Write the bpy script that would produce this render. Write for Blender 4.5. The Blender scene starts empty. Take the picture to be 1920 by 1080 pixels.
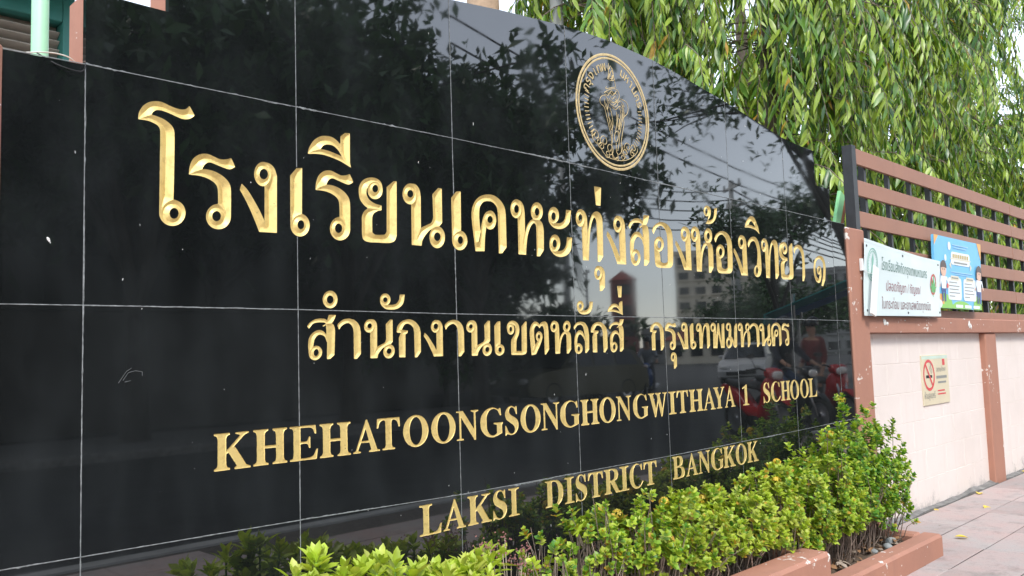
import bpy, math, random
import numpy as np
from mathutils import Vector, Matrix
from mathutils.geometry import delaunay_2d_cdt

random.seed(7)
rng = np.random.default_rng(11)
SC = bpy.context.scene
COL = SC.collection
R = math.radians
Z0 = 1.29                     # height of the sign's middle joint above the pavement

# ------------------------------------------------------------------ camera, sky, sun, exposure
def set_camera():
    yaw, pit, rol = 0.7882, 0.0814, -0.0308
    F = Vector((math.sin(yaw)*math.cos(pit), math.cos(yaw)*math.cos(pit), math.sin(pit)))
    Rt = Vector((math.cos(yaw), -math.sin(yaw), 0)); Up = Rt.cross(F)
    c, s = math.cos(rol), math.sin(rol)
    R2 = Rt*c + Up*s; U2 = Up*c - Rt*s
    cam = bpy.data.cameras.new('camera'); o = bpy.data.objects.new('camera', cam); COL.objects.link(o)
    M = Matrix((R2, U2, -F)).transposed().to_4x4()
    M.translation = Vector((-0.7149, -2.171, -0.1557 + Z0))
    o.matrix_world = M
    cam.sensor_width = 36.0; cam.lens = 1594.0/1920*36
    cam.clip_start = 0.05; cam.clip_end = 4000
    SC.camera = o
set_camera()

SUN_EL, SUN_AZ = 50.0, 206.0        # azimuth clockwise from +Y: behind the viewer's left shoulder
w = bpy.data.worlds.new('World'); SC.world = w; w.use_nodes = True
nt = w.node_tree; nt.nodes.clear()
sky = nt.nodes.new('ShaderNodeTexSky'); sky.sky_type = 'NISHITA'; sky.sun_disc = False
sky.sun_elevation = R(SUN_EL); sky.sun_rotation = R(SUN_AZ)
sky.air_density = 1.0; sky.dust_density = 0.3; sky.ozone_density = 1.0; sky.altitude = 0
hs = nt.nodes.new('ShaderNodeHueSaturation'); hs.inputs['Saturation'].default_value = 0.42   # thin white overcast
bg = nt.nodes.new('ShaderNodeBackground'); bg.inputs['Strength'].default_value = 0.15
wo = nt.nodes.new('ShaderNodeOutputWorld')
nt.links.new(sky.outputs[0], hs.inputs['Color']); nt.links.new(hs.outputs[0], bg.inputs['Color']); nt.links.new(bg.outputs[0], wo.inputs['Surface'])

sl = bpy.data.lights.new('sun', 'SUN'); sl.energy = 0.9; sl.angle = R(12); sl.color = (1.0, 0.95, 0.87)
so = bpy.data.objects.new('sun', sl); COL.objects.link(so)
sd = Vector((math.sin(R(SUN_AZ))*math.cos(R(SUN_EL)), math.cos(R(SUN_AZ))*math.cos(R(SUN_EL)), math.sin(R(SUN_EL))))
so.rotation_euler = sd.to_track_quat('Z', 'Y').to_euler(); so.location = sd*50

vs = SC.view_settings; vs.view_transform = 'Standard'; vs.look = 'None'; vs.exposure = 1.7; vs.gamma = 1.0; vs.use_curve_mapping = False
SC.cycles.use_denoising = True
SC.cycles.max_bounces = 8; SC.cycles.transparent_max_bounces = 6

# ------------------------------------------------------------------ materials
MATS = {}
def new_mat(name):
    m = bpy.data.materials.new(name); m.use_nodes = True
    n = m.node_tree; b = n.nodes['Principled BSDF']
    MATS[name] = m
    return m, n, b
def nd(n, t, **kw):
    x = n.nodes.new(t)
    for k, v in kw.items():
        if k in x.inputs: x.inputs[k].default_value = v
        else: setattr(x, k, v)
    return x
def coord(n): return nd(n, 'ShaderNodeTexCoord').outputs['Object']
def geo(n): return nd(n, 'ShaderNodeNewGeometry').outputs['Position']
def ramp(n, fac, p):
    r = n.nodes.new('ShaderNodeValToRGB'); n.links.new(fac, r.inputs[0]); e = r.color_ramp.elements
    while len(e) < len(p): e.new(0.5)
    for i, (pos, col) in enumerate(p):
        e[i].position = pos; e[i].color = (*col, 1) if len(col) == 3 else col
    return r.outputs[0]
def mixc(n, a, b, f, mode='MIX'):
    m = n.nodes.new('ShaderNodeMix'); m.data_type = 'RGBA'; m.blend_type = mode
    for s, v in ((m.inputs[0], f), (m.inputs[6], a), (m.inputs[7], b)):
        if hasattr(v, 'is_output'): n.links.new(v, s)
        else: s.default_value = v if isinstance(v, (int, float)) else (*v, 1)
    return m.outputs[2]
def plain(name, col, rough=0.6, metal=0.0, var=0.12, scale=6.0, bump=0.0, bscale=80.0, spec=0.5, world=True):
    m, n, b = new_mat(name)
    pos = geo(n) if world else coord(n)
    nz = nd(n, 'ShaderNodeTexNoise', Scale=scale, Detail=5.0, Roughness=0.6); n.links.new(pos, nz.inputs['Vector'])
    d = tuple(c*(1-var) for c in col); l = tuple(min(1, c*(1+var)) for c in col)
    n.links.new(ramp(n, nz.outputs['Fac'], [(0.3, d), (0.7, l)]), b.inputs['Base Color'])
    b.inputs['Roughness'].default_value = rough; b.inputs['Metallic'].default_value = metal
    b.inputs['Specular IOR Level'].default_value = spec
    if bump:
        n2 = nd(n, 'ShaderNodeTexNoise', Scale=bscale, Detail=4.0); n.links.new(pos, n2.inputs['Vector'])
        bp = nd(n, 'ShaderNodeBump', Strength=bump, Distance=0.004); n.links.new(n2.outputs['Fac'], bp.inputs['Height']); n.links.new(bp.outputs[0], b.inputs['Normal'])
    return m
def stained(name, col, stain, rough=0.75, scale=2.2, amount=0.35, bump=0.25, bscale=60.0, flakes=None, foot=None):
    """painted masonry: blotches, rain streaks and, if asked, small flakes of another colour"""
    m, n, b = new_mat(name); pos = geo(n)
    a = nd(n, 'ShaderNodeTexNoise', Scale=scale, Detail=8.0, Roughness=0.65); n.links.new(pos, a.inputs['Vector'])
    mp = nd(n, 'ShaderNodeMapping'); mp.inputs['Scale'].default_value = (9, 9, 0.7); n.links.new(pos, mp.inputs[0])
    s = nd(n, 'ShaderNodeTexNoise', Scale=1.0, Detail=5.0, Roughness=0.6); n.links.new(mp.outputs[0], s.inputs['Vector'])
    f1 = ramp(n, a.outputs['Fac'], [(0.42, (0, 0, 0)), (0.75, (1, 1, 1))])
    f2 = ramp(n, s.outputs['Fac'], [(0.5, (0, 0, 0)), (0.8, (1, 1, 1))])
    mx = nd(n, 'ShaderNodeMath', operation='MAXIMUM'); n.links.new(f1, mx.inputs[0]); n.links.new(f2, mx.inputs[1])
    ml = nd(n, 'ShaderNodeMath', operation='MULTIPLY'); n.links.new(mx.outputs[0], ml.inputs[0]); ml.inputs[1].default_value = amount
    c = mixc(n, col, stain, ml.outputs[0])
    if flakes:
        v = nd(n, 'ShaderNodeTexNoise', Scale=38.0, Detail=3.0); n.links.new(pos, v.inputs['Vector'])
        g = nd(n, 'ShaderNodeTexNoise', Scale=3.5, Detail=2.0); n.links.new(pos, g.inputs['Vector'])
        q = nd(n, 'ShaderNodeMath', operation='MULTIPLY'); n.links.new(v.outputs['Fac'], q.inputs[0]); n.links.new(g.outputs['Fac'], q.inputs[1])
        c = mixc(n, c, flakes, ramp(n, q.outputs[0], [(0.385, (0, 0, 0)), (0.40, (1, 1, 1))]))
    if foot:
        sx = nd(n, 'ShaderNodeSeparateXYZ'); n.links.new(pos, sx.inputs[0]); g2 = nd(n, 'ShaderNodeTexNoise', Scale=7.0, Detail=8.0, Roughness=0.75); n.links.new(pos, g2.inputs['Vector'])
        k = nd(n, 'ShaderNodeMath', operation='MULTIPLY_ADD'); n.links.new(sx.outputs[2], k.inputs[0]); k.inputs[1].default_value = -1.6; n.links.new(g2.outputs['Fac'], k.inputs[2])
        c = mixc(n, c, foot, ramp(n, k.outputs[0], [(0.42, (0, 0, 0)), (0.62, (0.75, 0.75, 0.75))]))
    n.links.new(c, b.inputs['Base Color']); b.inputs['Roughness'].default_value = rough
    n2 = nd(n, 'ShaderNodeTexNoise', Scale=bscale, Detail=5.0); n.links.new(pos, n2.inputs['Vector'])
    bp = nd(n, 'ShaderNodeBump', Strength=bump, Distance=0.004); n.links.new(n2.outputs['Fac'], bp.inputs['Height']); n.links.new(bp.outputs[0], b.inputs['Normal'])
    return m
def leafmat(name, col, rough=0.42, trans=0.3):
    m, n, b = new_mat(name); pos = geo(n)
    nz = nd(n, 'ShaderNodeTexNoise', Scale=14.0, Detail=2.0); n.links.new(pos, nz.inputs['Vector'])
    c = ramp(n, nz.outputs['Fac'], [(0.3, tuple(x*0.75 for x in col)), (0.7, tuple(x*1.25 for x in col))])
    n.links.new(c, b.inputs['Base Color']); b.inputs['Roughness'].default_value = rough
    t = nd(n, 'ShaderNodeBsdfTranslucent'); n.links.new(mixc(n, c, (1.0, 1.0, 0.35), 1.0, 'MULTIPLY'), t.inputs['Color'])
    ms = nd(n, 'ShaderNodeMixShader'); ms.inputs[0].default_value = trans
    n.links.new(b.outputs[0], ms.inputs[1]); n.links.new(t.outputs[0], ms.inputs[2])
    n.links.new(ms.outputs[0], n.nodes['Material Output'].inputs['Surface'])
    return m

def granite():
    m, n, b = new_mat('polished_black_granite'); pos = geo(n)
    f = nd(n, 'ShaderNodeTexNoise', Scale=420.0, Detail=2.0, Roughness=0.7); n.links.new(pos, f.inputs['Vector'])
    c = ramp(n, f.outputs['Fac'], [(0.35, (0.004, 0.0048, 0.005)), (0.62, (0.008, 0.0092, 0.0095)), (0.78, (0.045, 0.048, 0.047))])
    d = nd(n, 'ShaderNodeTexNoise', Scale=2.6, Detail=7.0, Roughness=0.62); n.links.new(pos, d.inputs['Vector'])
    mp = nd(n, 'ShaderNodeMapping'); mp.inputs['Scale'].default_value = (7, 7, 2.2); n.links.new(pos, mp.inputs[0])
    st = nd(n, 'ShaderNodeTexNoise', Scale=1.0, Detail=4.0); n.links.new(mp.outputs[0], st.inputs['Vector'])
    du = nd(n, 'ShaderNodeMath', operation='MULTIPLY'); n.links.new(d.outputs['Fac'], du.inputs[0]); n.links.new(st.outputs['Fac'], du.inputs[1])
    dust = ramp(n, du.outputs[0], [(0.18, (0.004, 0.004, 0.004)), (0.40, (0.05, 0.05, 0.05))])
    n.links.new(mixc(n, c, (0.22, 0.25, 0.26), dust), b.inputs['Base Color'])
    n.links.new(ramp(n, du.outputs[0], [(0.14, (0.010, 0.010, 0.010)), (0.42, (0.045, 0.045, 0.045))]), b.inputs['Roughness'])
    b.inputs['IOR'].default_value = 2.0
    w1 = nd(n, 'ShaderNodeTexNoise', Scale=5.0, Detail=1.0); n.links.new(pos, w1.inputs['Vector'])
    bp = nd(n, 'ShaderNodeBump', Strength=0.015, Distance=0.004); n.links.new(w1.outputs['Fac'], bp.inputs['Height']); n.links.new(bp.outputs[0], b.inputs['Normal'])
    return m
granite()
def gold():
    m, n, b = new_mat('gold_paint'); pos = geo(n)
    f = nd(n, 'ShaderNodeTexNoise', Scale=520.0, Detail=3.0, Roughness=0.7); n.links.new(pos, f.inputs['Vector'])
    g = nd(n, 'ShaderNodeTexNoise', Scale=11.0, Detail=5.0); n.links.new(pos, g.inputs['Vector'])
    c = mixc(n, (0.74, 0.53, 0.17), (0.87, 0.69, 0.29), g.outputs['Fac'])
    c = mixc(n, c, (0.46, 0.30, 0.09), ramp(n, f.outputs['Fac'], [(0.5, (0, 0, 0)), (0.78, (0.55, 0.55, 0.55))]))
    g2 = nd(n, 'ShaderNodeTexNoise', Scale=34.0, Detail=7.0, Roughness=0.7); n.links.new(pos, g2.inputs['Vector'])
    c = mixc(n, c, (0.36, 0.22, 0.07), ramp(n, g2.outputs['Fac'], [(0.50, (0, 0, 0)), (0.74, (0.6, 0.6, 0.6))]))
    g3 = nd(n, 'ShaderNodeTexNoise', Scale=150.0, Detail=2.0); n.links.new(pos, g3.inputs['Vector'])
    c = mixc(n, c, (0.03, 0.028, 0.02), ramp(n, g3.outputs['Fac'], [(0.735, (0, 0, 0)), (0.76, (0.9, 0.9, 0.9))]))
    n.links.new(ramp(n, g2.outputs['Fac'], [(0.35, (0.33, 0.33, 0.33)), (0.7, (0.6, 0.6, 0.6))]), b.inputs['Roughness'])
    n.links.new(c, b.inputs['Base Color']); b.inputs['Metallic'].default_value = 0.35
    bp = nd(n, 'ShaderNodeBump', Strength=0.35, Distance=0.0015); n.links.new(f.outputs['Fac'], bp.inputs['Height']); n.links.new(bp.outputs[0], b.inputs['Normal'])
gold()
plain('gold_dull', (0.62, 0.47, 0.23), 0.5, metal=0.2, var=0.25, scale=60)
stained('brown_paint', (0.42, 0.20, 0.135), (0.26, 0.13, 0.10), amount=0.45, flakes=(0.72, 0.66, 0.6))
stained('brown_trim', (0.36, 0.175, 0.115), (0.24, 0.12, 0.09), amount=0.4, rough=0.6, bump=0.12)
stained('pink_paint', (0.79, 0.705, 0.655), (0.58, 0.50, 0.44), amount=0.4, scale=1.3, foot=(0.30, 0.28, 0.26))
plain('grout', (0.20, 0.21, 0.21), 0.9, var=0.5, scale=60)
plain('scratch', (0.10, 0.105, 0.105), 0.9)
plain('mortar_back', (0.03, 0.03, 0.03), 0.9)
plain('white_speck', (0.75, 0.74, 0.7), 0.7)
plain('black_metal', (0.018, 0.019, 0.021), 0.45, var=0.3, scale=20)
plain('mint_paint', (0.36, 0.66, 0.42), 0.45, var=0.06)
plain('green_paint', (0.28, 0.66, 0.32), 0.5, var=0.06)
plain('teal_paint', (0.03, 0.17, 0.14), 0.5)
plain('beige_sheet', (0.34, 0.30, 0.25), 0.5, var=0.18)
plain('wood_edge', (0.30, 0.12, 0.06), 0.7)
plain('vinyl_white', (0.62, 0.71, 0.71), 0.35, var=0.03)
plain('plastic_white', (0.82, 0.82, 0.80), 0.4, var=0.03)
plain('soil', (0.12, 0.085, 0.06), 0.95, var=0.5, scale=40, bump=0.6)
plain('stone', (0.28, 0.30, 0.30), 0.8, var=0.3, scale=30)
plain('twig', (0.20, 0.15, 0.12), 0.8, var=0.35, scale=60)
plain('dry_twig', (0.36, 0.29, 0.23), 0.8, var=0.3, scale=60)
plain('bark', (0.16, 0.12, 0.09), 0.9, var=0.4, scale=14, bump=0.5, bscale=30)
plain('tan_bark', (0.42, 0.29, 0.19), 0.85, var=0.25, scale=10, bump=0.5, bscale=24)
plain('dark_bark', (0.045, 0.038, 0.032), 0.9, var=0.4, scale=10)
plain('wire_black', (0.012, 0.012, 0.013), 0.6)
plain('wire_white', (0.7, 0.68, 0.6), 0.5)
plain('concrete', (0.40, 0.40, 0.39), 0.85, var=0.2, scale=3, bump=0.2)
def pavement_mat(name, col, col2):
    m, n, b = new_mat(name); pos = geo(n)
    a = nd(n, 'ShaderNodeTexNoise', Scale=2.4, Detail=8.0, Roughness=0.7); n.links.new(pos, a.inputs['Vector'])
    f = nd(n, 'ShaderNodeTexNoise', Scale=130.0, Detail=3.0); n.links.new(pos, f.inputs['Vector'])
    oi = nd(n, 'ShaderNodeObjectInfo')
    c = mixc(n, col, col2, ramp(n, a.outputs['Fac'], [(0.38, (0, 0, 0)), (0.66, (1, 1, 1))]))
    c = mixc(n, c, tuple(x*0.72 for x in col2), oi.outputs['Random'], 'MIX') if False else c
    v = nd(n, 'ShaderNodeMath', operation='MULTIPLY_ADD'); n.links.new(oi.outputs['Random'], v.inputs[0]); v.inputs[1].default_value = 0.22; v.inputs[2].default_value = 0.88
    cm = nd(n, 'ShaderNodeCombineColor')
    for i in range(3): n.links.new(v.outputs[0], cm.inputs[i])
    c = mixc(n, c, cm.outputs[0], 1.0, 'MULTIPLY')
    c = mixc(n, c, (0.13, 0.12, 0.115), ramp(n, f.outputs['Fac'], [(0.55, (0, 0, 0)), (0.8, (0.5, 0.5, 0.5))]))
    g3 = nd(n, 'ShaderNodeTexNoise', Scale=5.5, Detail=9.0, Roughness=0.75); n.links.new(pos, g3.inputs['Vector'])
    c = mixc(n, c, (0.17, 0.155, 0.145), ramp(n, g3.outputs['Fac'], [(0.52, (0, 0, 0)), (0.72, (0.7, 0.7, 0.7))]))
    n.links.new(c, b.inputs['Base Color']); b.inputs['Roughness'].default_value = 0.85
    bp = nd(n, 'ShaderNodeBump', Strength=0.3, Distance=0.003); n.links.new(f.outputs['Fac'], bp.inputs['Height']); n.links.new(bp.outputs[0], b.inputs['Normal'])
pavement_mat('paver', (0.38, 0.345, 0.33), (0.44, 0.32, 0.295))
plain('cement_dark', (0.19, 0.185, 0.175), 0.95, var=0.4, scale=14, bump=0.4)
plain('paver_joint', (0.10, 0.085, 0.075), 0.95, var=0.4, scale=30)
plain('asphalt', (0.045, 0.045, 0.044), 0.9, var=0.25, scale=4, bump=0.3)
plain('road_paint', (0.7, 0.7, 0.66), 0.7, var=0.15, scale=20)
leafmat('leaf_deep', (0.035, 0.10, 0.018), 0.33, 0.2)
leafmat('leaf_mid', (0.12, 0.245, 0.034), 0.33, 0.28)
leafmat('leaf_light', (0.32, 0.44, 0.06), 0.35, 0.3)
leafmat('leaf_yellow', (0.55, 0.33, 0.05), 0.5, 0.3)
leafmat('leaf_lime', (0.42, 0.54, 0.055), 0.4, 0.35)
leafmat('leaf_pale', (0.54, 0.60, 0.11), 0.42, 0.35)
leafmat('leaf_fresh', (0.23, 0.40, 0.04), 0.38, 0.3)
leafmat('leaf_shrub', (0.09, 0.24, 0.03), 0.38, 0.25)
leafmat('leaf_street', (0.035, 0.075, 0.02), 0.5, 0.2)
leafmat('petal_yellow', (0.85, 0.62, 0.08), 0.5, 0.3)
leafmat('leaf_neon', (0.52, 0.66, 0.09), 0.42, 0.35)
leafmat('dead_leaf', (0.33, 0.18, 0.09), 0.7, 0.1)
leafmat('fallen_yellow', (0.80, 0.58, 0.06), 0.55, 0.1)

# ------------------------------------------------------------------ object helpers
def tag(o, label=None, cat=None, group=None, kind=None):
    if label: o['label'] = label
    if cat: o['category'] = cat
    if group: o['group'] = group
    if kind: o['kind'] = kind
    return o
def empty(name, loc, label, cat, group=None, rz=0.0):
    o = bpy.data.objects.new(name, None); COL.objects.link(o); o.empty_display_size = 0.1
    o.location = loc; o.rotation_euler = (0, 0, rz)
    return tag(o, label, cat, group)
def link(name, me, parent=None, mats=()):
    for m in mats: me.materials.append(MATS[m])
    o = bpy.data.objects.new(name, me); COL.objects.link(o)
    if parent: o.parent = parent
    return o
def share(name, me, parent=None):
    o = bpy.data.objects.new(name, me); COL.objects.link(o)
    if parent: o.parent = parent
    return o
class MB:
    """collects shapes for one mesh"""
    def __init__(s): s.v = []; s.f = []; s.m = []
    def add(s, v, f, mi=0):
        o = len(s.v); s.v += [tuple(p) for p in v]; s.f += [tuple(i+o for i in q) for q in f]; s.m += [mi]*len(f)
    def box(s, a, b, mi=0, bev=0.0, M=None):
        (x0, y0, z0), (x1, y1, z1) = a, b
        if bev <= 0:
            v = [(x0,y0,z0),(x1,y0,z0),(x1,y1,z0),(x0,y1,z0),(x0,y0,z1),(x1,y0,z1),(x1,y1,z1),(x0,y1,z1)]
            f = [(0,3,2,1),(4,5,6,7),(0,1,5,4),(1,2,6,5),(2,3,7,6),(3,0,4,7)]
        else:
            e = bev; v = []; f = []
            for sz, z in ((0, z0), (1, z1)):
                zi = z0+e if sz == 0 else z1-e
                v += [(x0+e,y0+e,z),(x1-e,y0+e,z),(x1-e,y1-e,z),(x0+e,y1-e,z)]
                v += [(x0+e,y0,zi),(x1-e,y0,zi),(x1,y0+e,zi),(x1,y1-e,zi),(x1-e,y1,zi),(x0+e,y1,zi),(x0,y1-e,zi),(x0,y0+e,zi)]
            f.append((0,3,2,1)); f.append((12,13,14,15))
            ring = lambda o: [o+4+i for i in range(8)]
            a_, b_ = ring(0), ring(12)
            for i in range(8):
                j = (i+1) % 8; f.append((a_[i], a_[j], b_[j], b_[i]))
            for o, fl in ((0, True), (12, False)):
                for q in ((0,1,5,4),(1,2,7,6),(2,3,9,8),(3,0,11,10)):
                    t = tuple(o+k for k in q); f.append(t if fl else t[::-1])
                for q in ((1,6,5),(2,8,7),(3,10,9),(0,4,11)):
                    t = tuple(o+k for k in q); f.append(t if fl else t[::-1])
        if M is not None: v = [tuple(M @ Vector(p)) for p in v]
        s.add(v, f, mi)
    def tube(s, pts, rad, n=8, mi=0, cap=True):
        pts = [Vector(p) for p in pts]
        if not hasattr(rad, '__len__'): rad = [rad]*len(pts)
        v = []; f = []; ref = None
        for i, p in enumerate(pts):
            t = (pts[min(i+1, len(pts)-1)] - pts[max(i-1, 0)]).normalized()
            if ref is None: ref = t.orthogonal().normalized()
            ref = (ref - t*ref.dot(t)); ref = ref.normalized() if ref.length > 1e-6 else t.orthogonal().normalized()
            bn = t.cross(ref)
            for k in range(n):
                a = 2*math.pi*k/n; v.append(p + (ref*math.cos(a) + bn*math.sin(a))*rad[i])
        for i in range(len(pts)-1):
            for k in range(n):
                a, b = i*n+k, i*n+(k+1) % n; f.append((a, b, b+n, a+n))
        if cap: f.append(tuple(range(n))[::-1]); f.append(tuple((len(pts)-1)*n+k for k in range(n)))
        s.add(v, f, mi)
    def lathe(s, prof, n=24, M=None, mi=0):
        """profile of (radius, height) about z"""
        v = []; f = []
        for r, z in prof:
            for k in range(n):
                a = 2*math.pi*k/n; v.append((r*math.cos(a), r*math.sin(a), z))
        for i in range(len(prof)-1):
            for k in range(n):
                a, b = i*n+k, i*n+(k+1) % n; f.append((a, b, b+n, a+n))
        if M is not None: v = [tuple(M @ Vector(p)) for p in v]
        s.add(v, f, mi)
    def prism(s, poly, axis, a, b, mi=0):
        """2-D outline (counter-clockwise) pushed along an axis from a to b"""
        def P(p, h):
            return {'x': (h, p[0], p[1]), 'y': (p[0], h, p[1]), 'z': (p[0], p[1], h)}[axis]
        n = len(poly); v = [P(p, a) for p in poly] + [P(p, b) for p in poly]
        f = [tuple(range(n)), tuple(range(2*n-1, n-1, -1))] + [(i, i+n, (i+1) % n+n, (i+1) % n) for i in range(n)]
        s.add(v, f, mi)
    def mesh(s, name, smooth=False):
        me = bpy.data.meshes.new(name); me.from_pydata(s.v, [], s.f); me.validate()
        if any(s.m) and len(me.polygons) == len(s.m): me.polygons.foreach_set('material_index', s.m)
        import bmesh
        bm = bmesh.new(); bm.from_mesh(me); bmesh.ops.recalc_face_normals(bm, faces=bm.faces); bm.to_mesh(me); bm.free()
        if smooth: me.polygons.foreach_set('use_smooth', [True]*len(me.polygons))
        me.update(); return me
    def build(s, name, mats, parent=None, smooth=False, **kw):
        if isinstance(mats, str): mats = [mats]
        return tag(link(name, s.mesh(name, smooth), parent, mats), **kw)
def bulk_mesh(name, bv, bf, mats3, locs, midx=None, smooth=True):
    """many copies of one small quad mesh joined: mats3 (N,3,3), locs (N,3)"""
    bv = np.asarray(bv, float); bf = np.asarray(bf, int); N = len(locs); V = len(bv); F, K = bf.shape
    v = np.einsum('nij,vj->nvi', mats3, bv) + locs[:, None, :]
    idx = (bf[None] + (np.arange(N)*V)[:, None, None]).reshape(-1)
    me = bpy.data.meshes.new(name)
    me.vertices.add(N*V); me.vertices.foreach_set('co', v.reshape(-1).astype(np.float32))
    me.loops.add(N*F*K); me.loops.foreach_set('vertex_index', idx.astype(np.int32))
    me.polygons.add(N*F); me.polygons.foreach_set('loop_start', np.arange(0, N*F*K, K, dtype=np.int32))
    if midx is not None: me.polygons.foreach_set('material_index', np.repeat(np.asarray(midx), F).astype(np.int32))
    if smooth: me.polygons.foreach_set('use_smooth', np.ones(N*F, bool))
    me.update(calc_edges=True); return me
def leaf_base(L, W, n=4, wave=0.0, fold=0.25, droop=0.15, wmax=0.45, power=1.0):
    """a leaf blade along +y, folded along its midrib, edges wavy; all quads"""
    v = []; f = []
    for i in range(n+1):
        t = i/n
        wd = W*0.5*max(0.03, math.sin(math.pi*min(1, max(0.0, t**(math.log(0.5)/math.log(wmax)))))**power)
        z = -droop*L*t*t
        wv = wave*W*math.sin(t*math.pi*5)
        v += [(-wd, L*t, z + fold*wd + wv), (0, L*t, z), (wd, L*t, z + fold*wd - wv)]
    for i in range(n):
        a = i*3; f += [(a, a+1, a+4, a+3), (a+1, a+2, a+5, a+4)]
    return v, f
def frames(axis, nrm):
    """rotation matrices whose y is axis and z close to nrm; (N,3) each"""
    y = axis/np.linalg.norm(axis, axis=1, keepdims=True)
    x = np.cross(y, nrm); x /= np.maximum(1e-6, np.linalg.norm(x, axis=1, keepdims=True))
    z = np.cross(x, y)
    return np.stack([x, y, z], axis=2)
def unit(a): return a/np.maximum(1e-9, np.linalg.norm(a, axis=-1, keepdims=True))
def leaf_parts(parent, me_list, mats3, locs, order, scales=None):
    for k in order:
        o = share('leaf', me_list[int(rng.integers(len(me_list)))], parent)
        M = Matrix(mats3[k].tolist()).to_4x4(); M.translation = Vector(locs[k].tolist()); o.matrix_local = M

# ------------------------------------------------------------------ carved lettering: outlines to grooves
def parse(s, sx=1.0, sy=1.0):
    pts = []
    for t in s.split():
        c = t.endswith('*'); x, y = t.rstrip('*').split(','); pts.append((float(x)*sx, float(y)*sy, c))
    return pts
def smooth_loop(pts, step):
    """closed outline: straight into corners, rounded through the other points"""
    n = len(pts); out = []
    P = [np.array(p[:2]) for p in pts]; C = [p[2] for p in pts]
    def tan(i):
        if C[i]: return None
        return (P[(i+1) % n]-P[i-1])*0.5
    for i in range(n):
        j = (i+1) % n; d = P[j]-P[i]; L = np.linalg.norm(d)
        t0, t1 = tan(i), tan(j)
        if t0 is None and t1 is None: t0 = t1 = d
        elif t0 is None: t0 = 2*d-t1 if False else d
        elif t1 is None: t1 = d
        for t, k in ((t0, 0), (t1, 1)):
            q = np.linalg.norm(t)
            if q > 1e-9: t = t*min(1.0, 1.2*L/q)
            if k == 0: t0 = t
            else: t1 = t
        m = max(1, int(L/step))
        for k in range(m):
            t = k/m; t2, t3 = t*t, t*t*t
            out.append(P[i]*(2*t3-3*t2+1)+t0*(t3-2*t2+t)+P[j]*(-2*t3+3*t2)+t1*(t3-t2))
    return np.array(out)
def sdf_poly(poly, X, Y):
    a = poly; b = np.roll(poly, -1, 0)
    px, py = X.ravel()[:, None], Y.ravel()[:, None]
    dx, dy = (b-a)[:, 0], (b-a)[:, 1]; L2 = np.maximum(dx*dx+dy*dy, 1e-18)
    res = np.empty(px.shape[0])
    for s in range(0, len(px), 4000):
        qx, qy = px[s:s+4000], py[s:s+4000]
        t = np.clip(((qx-a[:, 0])*dx+(qy-a[:, 1])*dy)/L2, 0, 1)
        d2 = (qx-a[:, 0]-t*dx)**2+(qy-a[:, 1]-t*dy)**2
        cr = ((a[:, 1] > qy) != (b[:, 1] > qy)) & (qx < (b[:, 0]-a[:, 0])*(qy-a[:, 1])/np.where(np.abs(b[:, 1]-a[:, 1]) < 1e-12, 1e-12, b[:, 1]-a[:, 1])+a[:, 0])
        ins = (cr.sum(1) % 2) == 1
        res[s:s+4000] = np.sqrt(d2.min(1))*np.where(ins, -1, 1)
    return res.reshape(X.shape)
def carve(prims, step, slope, depth, rough=0.0):
    """prims: list of ('p', loop) / ('r', outer, inner) in metres. Returns verts (x,z,d), faces, boundary segments"""
    allp = np.vstack([q[1] for q in prims]); mn = allp.min(0)-2.5*step; mx = allp.max(0)+2.5*step
    nx = int((mx[0]-mn[0])/step)+2; ny = int((mx[1]-mn[1])/step)+2
    X, Y = np.meshgrid(mn[0]+np.arange(nx)*step, mn[1]+np.arange(ny)*step, indexing='ij')
    S = None
    for q in prims:
        d = sdf_poly(q[1], X, Y)
        if q[0] == 'r': d = np.maximum(d, -sdf_poly(q[2], X, Y))
        S = d if S is None else np.minimum(S, d)
    if rough:
        h = rng.normal(size=S.shape)
        for _ in range(2): h = (h+np.roll(h, 1, 0)+np.roll(h, -1, 0)+np.roll(h, 1, 1)+np.roll(h, -1, 1))/5
        S = S+h*rough
    S = np.where(np.abs(S) < 1e-5, 1e-5, S)
    inside = S < 0
    verts = []; faces = []; segs = []; node = {}; cross = {}
    def nid(i, j):
        k = (i, j)
        if k not in node: node[k] = len(verts); verts.append((X[i, j], Y[i, j], min(-S[i, j]*slope, depth)))
        return node[k]
    def cid(i, j, i2, j2):
        k = (i, j, i2, j2) if (i, j) < (i2, j2) else (i2, j2, i, j)
        if k not in cross:
            a, b = S[k[0], k[1]], S[k[2], k[3]]; t = min(0.95, max(0.05, a/(a-b)))
            cross[k] = len(verts); verts.append((X[k[0], k[1]]+(X[k[2], k[3]]-X[k[0], k[1]])*t, Y[k[0], k[1]]+(Y[k[2], k[3]]-Y[k[0], k[1]])*t, 0.0))
        return cross[k]
    any4 = inside[:-1, :-1] | inside[1:, :-1] | inside[:-1, 1:] | inside[1:, 1:]
    for i, j in zip(*np.nonzero(any4)):
        cs = ((i, j), (i+1, j), (i+1, j+1), (i, j+1)); poly = []; kind = []
        for k in range(4):
            a, b = cs[k], cs[(k+1) % 4]
            if inside[a]: poly.append(nid(*a)); kind.append(0)
            if inside[a] != inside[b]: poly.append(cid(*a, *b)); kind.append(1)
        if len(poly) < 3: continue
        faces.append(tuple(poly))
        for k in range(len(poly)):
            if kind[k] and kind[(k+1) % len(poly)]: segs.append((poly[k], poly[(k+1) % len(poly)]))
    return verts, faces, segs
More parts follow.
